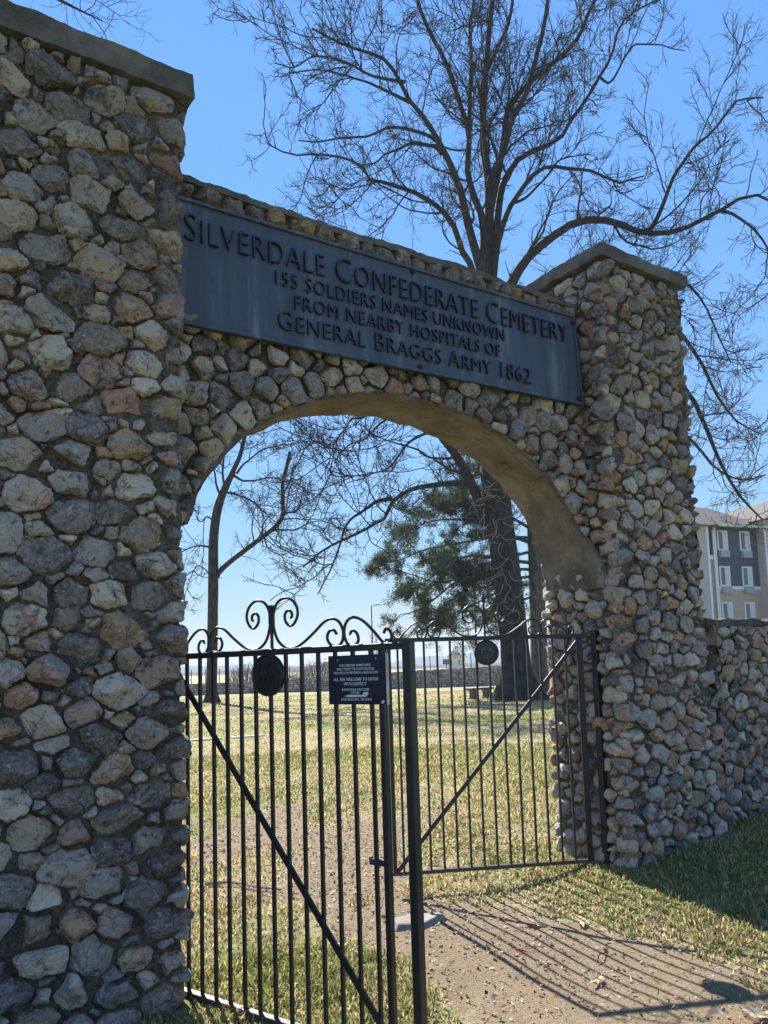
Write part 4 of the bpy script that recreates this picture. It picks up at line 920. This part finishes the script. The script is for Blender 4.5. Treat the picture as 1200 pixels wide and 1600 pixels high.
# ------------------------------------------------------------------ far country
def ridge(name, D, prof, thick, mat):
    V = []; F = []
    for k, (u, v) in enumerate(prof):
        p = at(u, 1040, D); f_ = p-CAM; f_[2] = 0; t = at(u, v, D)[2]
        V += [(p[0], p[1], -8), (p[0]+f_[0]*.03, p[1]+f_[1]*.03, t*.55), (p[0]+f_[0]*.10, p[1]+f_[1]*.10, t), (p[0]+f_[0]*thick, p[1]+f_[1]*thick, -8)]
    for k in range(len(prof)-1):
        for q_ in range(3): F.append((4*k+q_, 4*k+4+q_, 4*k+5+q_, 4*k+1+q_))
    me = bpy.data.meshes.new(name); me.from_pydata([tuple(v) for v in V], [], F); me.polygons.foreach_set('use_smooth', np.ones(len(F), bool)); o = mobj(name, me, mat); return tag(o, kind='structure')
rng = np.random.default_rng(8)
us = np.arange(-900, 2200, 16)
def hz(u): return 1043.7-(u-603.7)*.0304
def prof_(fn): return [(u, hz(u)-fn(u)) for u in us]
bump_ = lambda u, c, w_, h: h*math.exp(-((u-c)/w_)**2)
ridge('mountain_ridge', 1900, prof_(lambda u: 9+bump_(u, 755, 75, 13)+bump_(u, 660, 40, 5)+bump_(u, 350, 90, 5)+bump_(u, 900, 120, 10)+1.2*math.sin(u*.05)), .3, M['hill'])
ridge('wooded_slope', 700, prof_(lambda u: 2.0+bump_(u, 480, 110, 5.5)+bump_(u, 900, 200, 2)+1.0*math.sin(u*.13)+.8*math.sin(u*.31+1)), .3, M['brush'])
# tree line thicket beyond the far wall
def thicket(seed, u0, u1, D, h, n):
    rng = np.random.default_rng(seed); c = at((u0+u1)/2, 1045, D); c[2] = 0
    u = rng.uniform(u0, u1, n); dd = rng.uniform(-10, 14, n); B = np.array([at(a, 1045, D+b) for a, b in zip(u, dd)]); B[:, 2] = 0
    T = rng.normal(0, .25, (n, 3)); T[:, 2] = 1; T /= np.linalg.norm(T, axis=1, keepdims=True); L = rng.uniform(.5, 1, n)*h*(.65+.35*np.sin(u*.06+seed))
    P_ = B[:, None]+T[:, None]*(np.linspace(0, 1, 5)[None, :, None])*L[:, None, None]+np.cumsum(rng.normal(0, .12, (n, 5, 3)), 1); R_ = np.linspace(.06, .02, 5)[None]*np.ones((n, 1))
    P2, R2 = kids(rng, P_, R_, 2.0, lambda L, t, q_, m_: q_.uniform(.4, 1.3, m_), .6, .02, 4, (25, 60), .4, .2, .2)
    V, F = join_tubes([(P_, R_, 3), (P2, R2, 3)], rng); o = mobj('thicket', mesh_np('thicket', V-c, [F], None, False), M['brush'], None, tuple(c)); tag(o, 'brown leafless brush massed beyond the far cemetery wall', 'brush', kind='stuff')
thicket(3, 360, 600, 120, 3.2, 520)
# far house, billboard, poles, long low shed
def far_house(u, D, wpx, hpx, label, wall, rf, gable=True, base=1036):
    b = at(u, base, D); b[2] = 0; w_ = wpx/FPX*D; h = at(u, base-hpx*.5, D)[2]; hr = at(u, base-hpx, D)[2]; r = empty('house', b, label, 'house', None, -YAW)
    m = MB(); m.box((-w_/2, 0, -.2), (w_/2, w_*.6, h)); m.build('wall', wall, r)
    m = MB()
    if gable:
        m.add([(-w_*.54, -.4, h), (w_*.54, -.4, h), (w_*.54, w_*.64, h), (-w_*.54, w_*.64, h), (-w_*.12, -.4, hr), (-w_*.12, w_*.64, hr)], [(0,1,4),(2,3,5),(1,2,5,4),(3,0,4,5),(3,2,1,0)])
    else: m.add([(-w_*.52, -.4, h), (w_*.52, -.4, h), (w_*.52, w_*.6, h), (-w_*.52, w_*.6, h), (-w_*.46, w_*.25, hr), (w_*.46, w_*.25, hr)], [(0,1,5,4),(2,3,4,5),(1,2,5),(3,0,4),(3,2,1,0)])
    m.build('roof', rf, r)
    for k in (-.28, .22):
        m = MB(); m.box((w_*k-w_*.05, -.06, h*.45), (w_*k+w_*.05, 0.0, h*.75)); m.build('window', M['glass'], r)
    return r
H1 = far_house(712, 200, 26, 22, 'white gabled house far beyond the far wall, left of the round gate medallion', M['cream'], M['lsid'])
far_house(530, 150, 50, 5.5, 'long low tan-roofed shed beyond the far wall behind the plaque', M['cream'], M['tsid'], False)
b = at(698, 1036, 150); b[2] = 0; BS = empty('roadside_sign', b, 'small dark blue roadside sign on a pole beyond the far wall', 'sign', None, -YAW)
m = MB(); m.tube([(0, 0, -.1), (0, 0, 2.3)], .09, 8); m.build('pole', M['pole'], BS)
m = MB(); m.box((-.75, -.08, 1.9), (.75, .08, 2.9)); m.build('sign_board', M['dsid'], BS)
for k, (u, zt) in enumerate(((672, 3.4), (736, 3.6))):
    b = at(u, 1036, 130); b[2] = 0; m = MB(); m.tube([(0, 0, -.1), (0, 0, zt)], .08, 6); o = m.build('utility_pole', M['pole'], None, tuple(b)); tag(o, ('thin short pole beyond the far wall between right gate bars, left of the house', 'thin short pole beyond the far wall just left of the medallion')[k], 'pole')
for k, u in enumerate(range(255, 520, 22)):
    b = at(u, 1060, 74); b[2] = 0; m = MB(); m.tube([(0, 0, -.1), (0, 0, 2.0)], .04, 6); o = m.build('fence_post', M['pole'], None, tuple(b)); tag(o, 'thin dark fence post in a row just beyond the far wall', 'fence post', 'fence posts beyond the far wall')

# ------------------------------------------------------------------ hotel
HD = 70.0; fo = at(1130, 830, HD); fo[2] = 0; a_ = math.radians(21)
Rh = np.array([math.cos(YAW), -math.sin(YAW), 0]); Fh = np.array([math.sin(YAW), math.cos(YAW), 0]); fd = math.cos(a_)*Rh+math.sin(a_)*Fh; fn = np.array([fd[1], -fd[0], 0])
def fac(u, v, off=0.0):
    r = ray(u, v); o_ = fo+fn*off; t = ((o_-CAM)@fn)/(r@fn); p = CAM+r*t; return (p-fo)@fd, p[2]
HT = empty('hotel_building', fo, 'four storey hotel with charcoal and tan siding beyond the right-hand stone wall', 'building', None, math.atan2(fd[1], fd[0]))
sL = fac(1117, 830)[0]; sR = fac(1181, 830)[0]; zE = fac(1140, 824)[1]; zM = fac(1160, 918)[1]; zR = fac(1140, 790)[1]; sA = fac(1101, 850)[0]; sB = fac(1112, 850)[0]
DEP = 15.0
def hb(name, mat, s0, s1, z0, z1, y0=0.0, y1=DEP, par=None, bevel=0):
    m = MB(); m.box((s0, y0, z0), (s1, y1, z1)); return m.build(name, mat, par or HT, bevel=bevel)
hb('wall', M['dsid'], sL, sR, zM, zE)
hb('wall', M['tsid'], sL, sR, -.1, zM-.002)
hb('wall', M['tsid'], sA, sL-.002, -.1, fac(1107, 870)[1], .05)
hb('wall', M['dsid'], sA, sL-.002, fac(1107, 868)[1], zE, .12)
hb('wall', M['lsid'], sA-5, sA-.002, -.1, zE, -.35)
hb('wall', M['lsid'], sR+.002, sR+14, -.1, zE+.6, -.9)
def siding(s0, s1, z0, z1, y, mat):
    m = MB(); z = z0; 
    while z < z1-.05:
        m.add([(s0, y-.035, z), (s1, y-.035, z), (s1, y-.004, z+.27), (s0, y-.004, z+.27), (s0, y, z), (s1, y, z)], [(0,1,2,3),(4,5,1,0)]); z += .28
    o = m.build('siding_boards', mat, HT); o['kind'] = 'stuff'
siding(sL, sR, zM, zE-.1, 0, M['dsid']); siding(sL, sR, 0, zM-.3, 0, M['tsid']); siding(sA-5, sA, 0, zE-.1, -.35, M['lsid']); siding(sR+.1, sR+13, 0, zE+.3, -.9, M['lsid']); siding(sA, sL, 0, fac(1107, 870)[1], .05, M['tsid'])
hb('trim', M['trim'], sL-.1, sR+.05, zM-.18, zM+.10, -.07, 0); hb('trim', M['trim'], sA-.12, sA+.10, 0, zE, -.42, -.30)
hb('trim', M['trim'], sL-.22, sL-.04, 0, zE, -.10, .02); hb('downpipe', M['trim'], sL-.42, sL-.30, 0, zE-.3, -.16, -.04); hb('trim', M['trim'], sR-.02, sR+.14, 0, zE, -.96, -.86)
hb('trim', M['trim'], sA, sL, fac(1107, 872)[1]-.1, fac(1107, 869)[1]+.1, -.05, .10)
def window(s, z, wd=1.15, h=1.75, ac=True):
    f_ = hb('window', M['trim'], s-wd/2, s+wd/2, z, z+h, -.09, 0); 
    m = MB(); m.box((s-wd/2+.12, -.105, z+.12), (s-.03, -.088, z+h-.12)); m.build('pane', M['glass'], f_)
    m = MB(); m.box((s+.03, -.105, z+.12), (s+wd/2-.12, -.088, z+h-.12)); m.build('pane', M['curtain'], f_)
    m = MB()
    for k in (.25, .5, .75): m.box((s+.03, -.118, z+.12+(h-.24)*k-.015), (s+wd/2-.12, -.104, z+.12+(h-.24)*k+.015))
    m.box((s+.03+(wd/2-.15)/2-.012, -.1175, z+.12), (s+.03+(wd/2-.15)/2+.012, -.1045, z+h-.12)); m.build('muntins', M['trim'], f_)
    if ac: hb('vent_unit', M['acunit'], s-.5, s+.5, z-.62, z-.04, -.32, 0)
w1 = fac(1128, 844)[0]; w2 = fac(1163, 846)[0]; dz1 = fac(1128, 860)[1]; dz2 = fac(1130, 918)[1]+.12; stp = dz1-dz2
for s_ in (w1, w2):
    for k in range(4): window(s_, dz1-stp*k)
for k in range(4):
    for q_ in range(4): window(sR+2.4+3.2*q_, dz1-stp*k)
    for q_ in range(2): 
        if q_ == 1 and False: f_ = hb('window', M['trim'], sA-2.2-3.2*q_, sA-1.0-3.2*q_, dz1-stp*k, dz1-stp*k+1.7, -.44, -.35); m = MB(); m.box((sA-2.05-3.2*q_, -.46, dz1-stp*k+.12), (sA-1.15-3.2*q_, -.438, dz1-stp*k+1.58)); m.build('pane', M['glass'], f_)
m = MB(); m.add([(sA-5, -1.0, zE-.05), (sR+.6, -1.0, zE-.05), (sR+.6, DEP+.6, zE-.05), (sA-5, DEP+.6, zE-.05), (sA-5, DEP*.42, zR+1.2), (sR+.6, DEP*.42, zR+1.2)], [(0,1,5,4),(2,3,4,5),(1,2,5),(3,0,4),(3,2,1,0)]); m.build('roof', M['roof'], HT)
m = MB(); zt = zE+.6; m.add([(sR-.5, -1.6, zt), (sR+14.5, -1.6, zt), (sR+14.5, DEP, zt), (sR-.5, DEP, zt), (sR+7, -1.2, zt+3.2), (sR+7, DEP, zt+3.2)], [(0,1,4),(2,3,5),(1,2,5,4),(3,0,4,5),(3,2,1,0)]); m.build('roof', M['roof'], HT)
m = MB(); m.box((sL-.6, -1.14, zE-.16), (sR+.55, -1.0, zE+.02)); m.build('gutter', M['cream'], HT)

# ------------------------------------------------------------------ grass, litter, leaves
def free(x, y):
    inp = ((np.abs(x) > 1.62) & (np.abs(x) < 2.86) & (y > FY-.05) & (y < BY+.04)) | ((np.abs(x) > 2.6) & (y > -.05) & (y < .44)); return ~inp
def sample(n, rmin, rmax, seed, power=1.0):
    rng = np.random.default_rng(seed); r = np.exp(rng.uniform(math.log(rmin), math.log(rmax), n)); a = YAW+rng.uniform(-.62, .60, n)
    x = CAM[0]+r*np.sin(a); y = CAM[1]+r*np.cos(a); k = free(x, y); return x[k], y[k], r[k], rng
def blades(name, n, rmin, rmax, seed, hmul, label):
    x, y, r, rng = sample(n, rmin, rmax, seed); d = dirt_mask(x, y); gm = green_mask(x, y)
    cl_ = snoise(x, y, seed=77, oct=2, f=6); keep = rng.random(len(x)) < np.clip(1.05-d*1.75+cl_*.35, 0.008, 1); x, y, r, gm, cl_, d = (q_[keep] for q_ in (x, y, r, gm, cl_, d)); n = len(x)
    h = (.010+.022*rng.random(n)**1.8)*(1+.8*np.clip(cl_, 0, 1))*hmul*(1+.45*gm)*(1+r/26); wd = .0022*(1+r/4.5)*rng.uniform(.7, 1.4, n)
    a = rng.uniform(0, 6.283, n); ln = rng.uniform(.2, 1.1, n); z = hgt(x, y)-.004; b = rng.uniform(0, 6.283, n)
    B = np.stack([x, y, z], -1); S = np.stack([np.cos(a), np.sin(a), 0*a], -1)*wd[:, None]; Tm = B+np.stack([np.cos(b)*h*ln*.35, np.sin(b)*h*ln*.35, h*.62], -1); Tp = B+np.stack([np.cos(b)*h*ln, np.sin(b)*h*ln, h*(1.0-.25*ln)], -1)
    V = np.stack([B-S, B+S, Tm+S*.7, Tm-S*.7, Tp], 1).reshape(-1, 3); i5 = np.arange(n)*5; Fq = np.stack([i5, i5+1, i5+2, i5+3], -1); Ft = np.stack([i5+3, i5+2, i5+4], -1)
    p = rng.random(n) < np.clip(gm*.95-.05, .1, .9); g0 = np.array([.16, .20, .055]); s0 = np.array([.42, .37, .20]); c = np.where(p[:, None], g0, s0)*rng.uniform(.6, 1.5, (n, 1)); c[:, 0] *= rng.uniform(.85, 1.35, n)
    o = mobj(name, mesh_np(name, V, [Fq, Ft], np.repeat(c, 5, 0), False), M['grass']); tag(o, label, 'grass', kind='stuff'); print(name, n)
blades('grass', 330000, 2.7, 15, 51, 1.0, 'short mixed green and straw coloured grass around the gateway')
blades('grass', 130000, 13, 52, 52, .75, 'sunlit yellow green lawn grass across the cemetery')
# leaf litter and pebbles over the worn earth
x, y, r, rng = sample(90000, 2.7, 13, 61); d = dirt_mask(x, y); keep = rng.random(len(x)) < np.clip(.04+.85*np.exp(-(((x-.4)/1.9)**2+((y-2.3)/2.3)**2))+.05*d, 0, 1)*(.5+.5*rng.random(len(x))); x, y, r = x[keep], y[keep], r[keep]; n = len(x)
sz = rng.uniform(.003, .012, n)*(1+r/10); a = rng.uniform(0, 6.283, n); z = hgt(x, y)+.003+rng.random(n)*.008; C_ = np.stack([x, y, z], -1)
A = np.stack([np.cos(a), np.sin(a), rng.normal(0, .4, n)], -1)*sz[:, None]; B = np.stack([-np.sin(a), np.cos(a), rng.normal(0, .4, n)], -1)*(sz*rng.uniform(.35, .8, n))[:, None]
V = np.stack([C_-A, C_+B+[0, 0, .002], C_+A, C_-B], 1).reshape(-1, 3); c = np.array([[.30, .21, .13], [.46, .37, .26], [.18, .12, .075], [.09, .06, .04], [.55, .47, .36]])[rng.choice(5, n, p=[.34, .24, .22, .12, .08])]*rng.uniform(.75, 1.2, (n, 1))
o = mobj('leaf_litter', mesh_np('leaf_litter', V, [np.arange(4*n).reshape(-1, 4)], np.repeat(c, 4, 0), False), M['litter']); tag(o, 'crumbled brown leaf litter over the worn earth at the gate', 'leaf litter', kind='stuff')
x, y, r, rng = sample(9000, 2.7, 9, 62); keep = rng.random(len(x)) < dirt_mask(x, y)*.4; x, y = x[keep], y[keep]; V0, F0 = ICO[2]; n = len(x); sz = rng.lognormal(math.log(.0035), .5, n)
V = V0[None]*sz[:, None, None]*rng.uniform(.6, 1.2, (n, 1, 3))+np.stack([x, y, hgt(x, y)+sz*.3], -1)[:, None]; F = (F0[None]+np.arange(n)[:, None, None]*len(V0)).reshape(-1, 3)
c = np.array([.36, .31, .25])*rng.uniform(.5, 1.4, (n, 1)); o = mobj('gravel', mesh_np('gravel', V.reshape(-1, 3), [F], np.repeat(c, len(V0), 0)), M['litter']); tag(o, 'small loose pebbles on the worn earth path', 'gravel', kind='stuff')

OAK = [(0,-1),(.12,-.75),(.45,-.72),(.35,-.5),(.75,-.35),(.45,-.15),(.85,.12),(.42,.2),(.6,.55),(.25,.5),(.12,.85),(0,1),(-.12,.85),(-.25,.5),(-.6,.55),(-.42,.2),(-.85,.12),(-.45,-.15),(-.75,-.35),(-.35,-.5),(-.45,-.72),(-.12,-.75)]
def fallen_leaf(px, size, rot, mat, label, seed):
    p = onz(*px); p[2] = float(hgt(p[0], p[1])); rng = np.random.default_rng(seed); V = [(0, 0, .012)]; n = len(OAK)
    for x, y in OAK: V.append((x*size*.62, y*size, .006+.02*abs(x)*rng.uniform(.3, 1.2)+.012*rng.random()))
    F = [(0, 1+k, 1+(k+1) % n) for k in range(n)]; size *= 1.25; V = [(a*1.25, b*1.25, c) for a, b, c in V]; r_ = empty('fallen_leaf', p+[0, 0, .012], label, 'leaf', None, rot); r_.rotation_euler = (.30*math.cos(rot-YAW), -.30*math.sin(rot-YAW), rot)
    me = bpy.data.meshes.new('blade'); me.from_pydata(V, [], F); mobj('blade', me, mat, r_)
    m = MB(); m.tube([(0, -size, .01), (.01, -size*1.35, .014)], .0015, 5); m.build('stem', mat, r_)
fallen_leaf((832, 1440), .085, .6, M['leaf'], 'large pale oak leaf among the gate bar shadows, farthest of the pale leaves', 1)
fallen_leaf((930, 1528), .062, 1.9, M['leaf'], 'pale dry leaf lying between the gate bar shadows at lower right', 2)
fallen_leaf((1182, 1592), .095, 1.2, M['leaf'], 'large pale oak leaf at the bottom right corner', 3)
fallen_leaf((905, 1440), .07, 2.6, M['leaf'], 'curled pale leaf just right of the farthest pale leaf', 4)
fallen_leaf((948, 1338), .07, .3, M['leafo'], 'rust coloured leaf at the foot of the farther gate post', 5)
m = MB(); p = onz(940, 1490); p[2] = float(hgt(p[0], p[1])); m.tube(spline([(-.07, -.03, .006), (-.02, .0, .03), (.03, .02, .02), (.10, .05, .006)], 4), [.0032]*13, 6); o = m.build('twig', M['bark'], None, tuple(p)); tag(o, 'short crooked dead twig on the sunlit dirt near the gate shadow', 'twig')
p = onz(650, 1435); p[2] = float(hgt(p[0], p[1])); m = MB(); m.add([(-.20,-.05,0),(-.05,-.14,0),(.20,-.08,0),(.24,.06,0),(.02,.12,0),(-.18,.08,0),(-.16,-.03,.035),(-.03,-.10,.03),(.17,-.05,.045),(.20,.04,.02),(.02,.08,.04),(-.14,.05,.05)], [(0,1,7,6),(1,2,8,7),(2,3,9,8),(3,4,10,9),(4,5,11,10),(5,0,6,11),(6,7,8,9,10,11),(5,4,3,2,1,0)])
o = m.build('flat_stone', M['bark_chip'], None, tuple(p), bevel=.006); tag(o, 'flat grey broken stone lying beside the foot of the lock post', 'stone')
a = onz(320, 1385); b = onz(440, 1393); m = MB(); c_ = (a+b)/2; m.tube(spline([a-c_+[0,0,.02], (a-c_)*.3+[.03,.04,.03], (b-c_)*.4+[0,-.03,.025], b-c_+[0,0,.015]], 4), np.linspace(.012, .006, 13), 6); o = m.build('fallen_stick', M['vine'], None, tuple(c_)); tag(o, 'pale fallen stick lying on the leaf litter behind the gate bars', 'stick')
p = onz(810, 1481); p[2] = float(hgt(p[0], p[1])); m = MB(); rng = np.random.default_rng(4)
pts = [(.05*rng.normal()*.6+.01*k, .04*rng.normal()*.5, .006+.012*rng.random()) for k in range(8)]; m.tube(spline(pts, 3), .0018, 4); o = m.build('red_string', plain('red_plastic', (.55, .04, .03), .5), None, tuple(p)); tag(o, 'tiny scrap of red string on the dirt between the gate bar shadows', 'string')

# ------------------------------------------------------------------ haze
HZ = 0.00045
m = MB(); m.box((-4500, -4500, -20), (4500, 4500, 60)); hz_o = m.build('haze', None); tag(hz_o, kind='stuff')
hm = bpy.data.materials.new('haze_air'); hm.use_nodes = True; hm.node_tree.nodes.clear(); ho = hm.node_tree.nodes.new('ShaderNodeOutputMaterial'); hv = hm.node_tree.nodes.new('ShaderNodeVolumePrincipled')
hv.inputs['Color'].default_value = (.72, .84, 1.0, 1); hv.inputs['Density'].default_value = HZ; hv.inputs['Anisotropy'].default_value = .0; hm.node_tree.links.new(hv.outputs[0], ho.inputs['Volume']); hz_o.data.materials.append(hm)
print('tris', sum(len(o.data.loops)-2*len(o.data.polygons) for o in bpy.data.objects if o.type == 'MESH'), 'objects', len(bpy.data.objects))
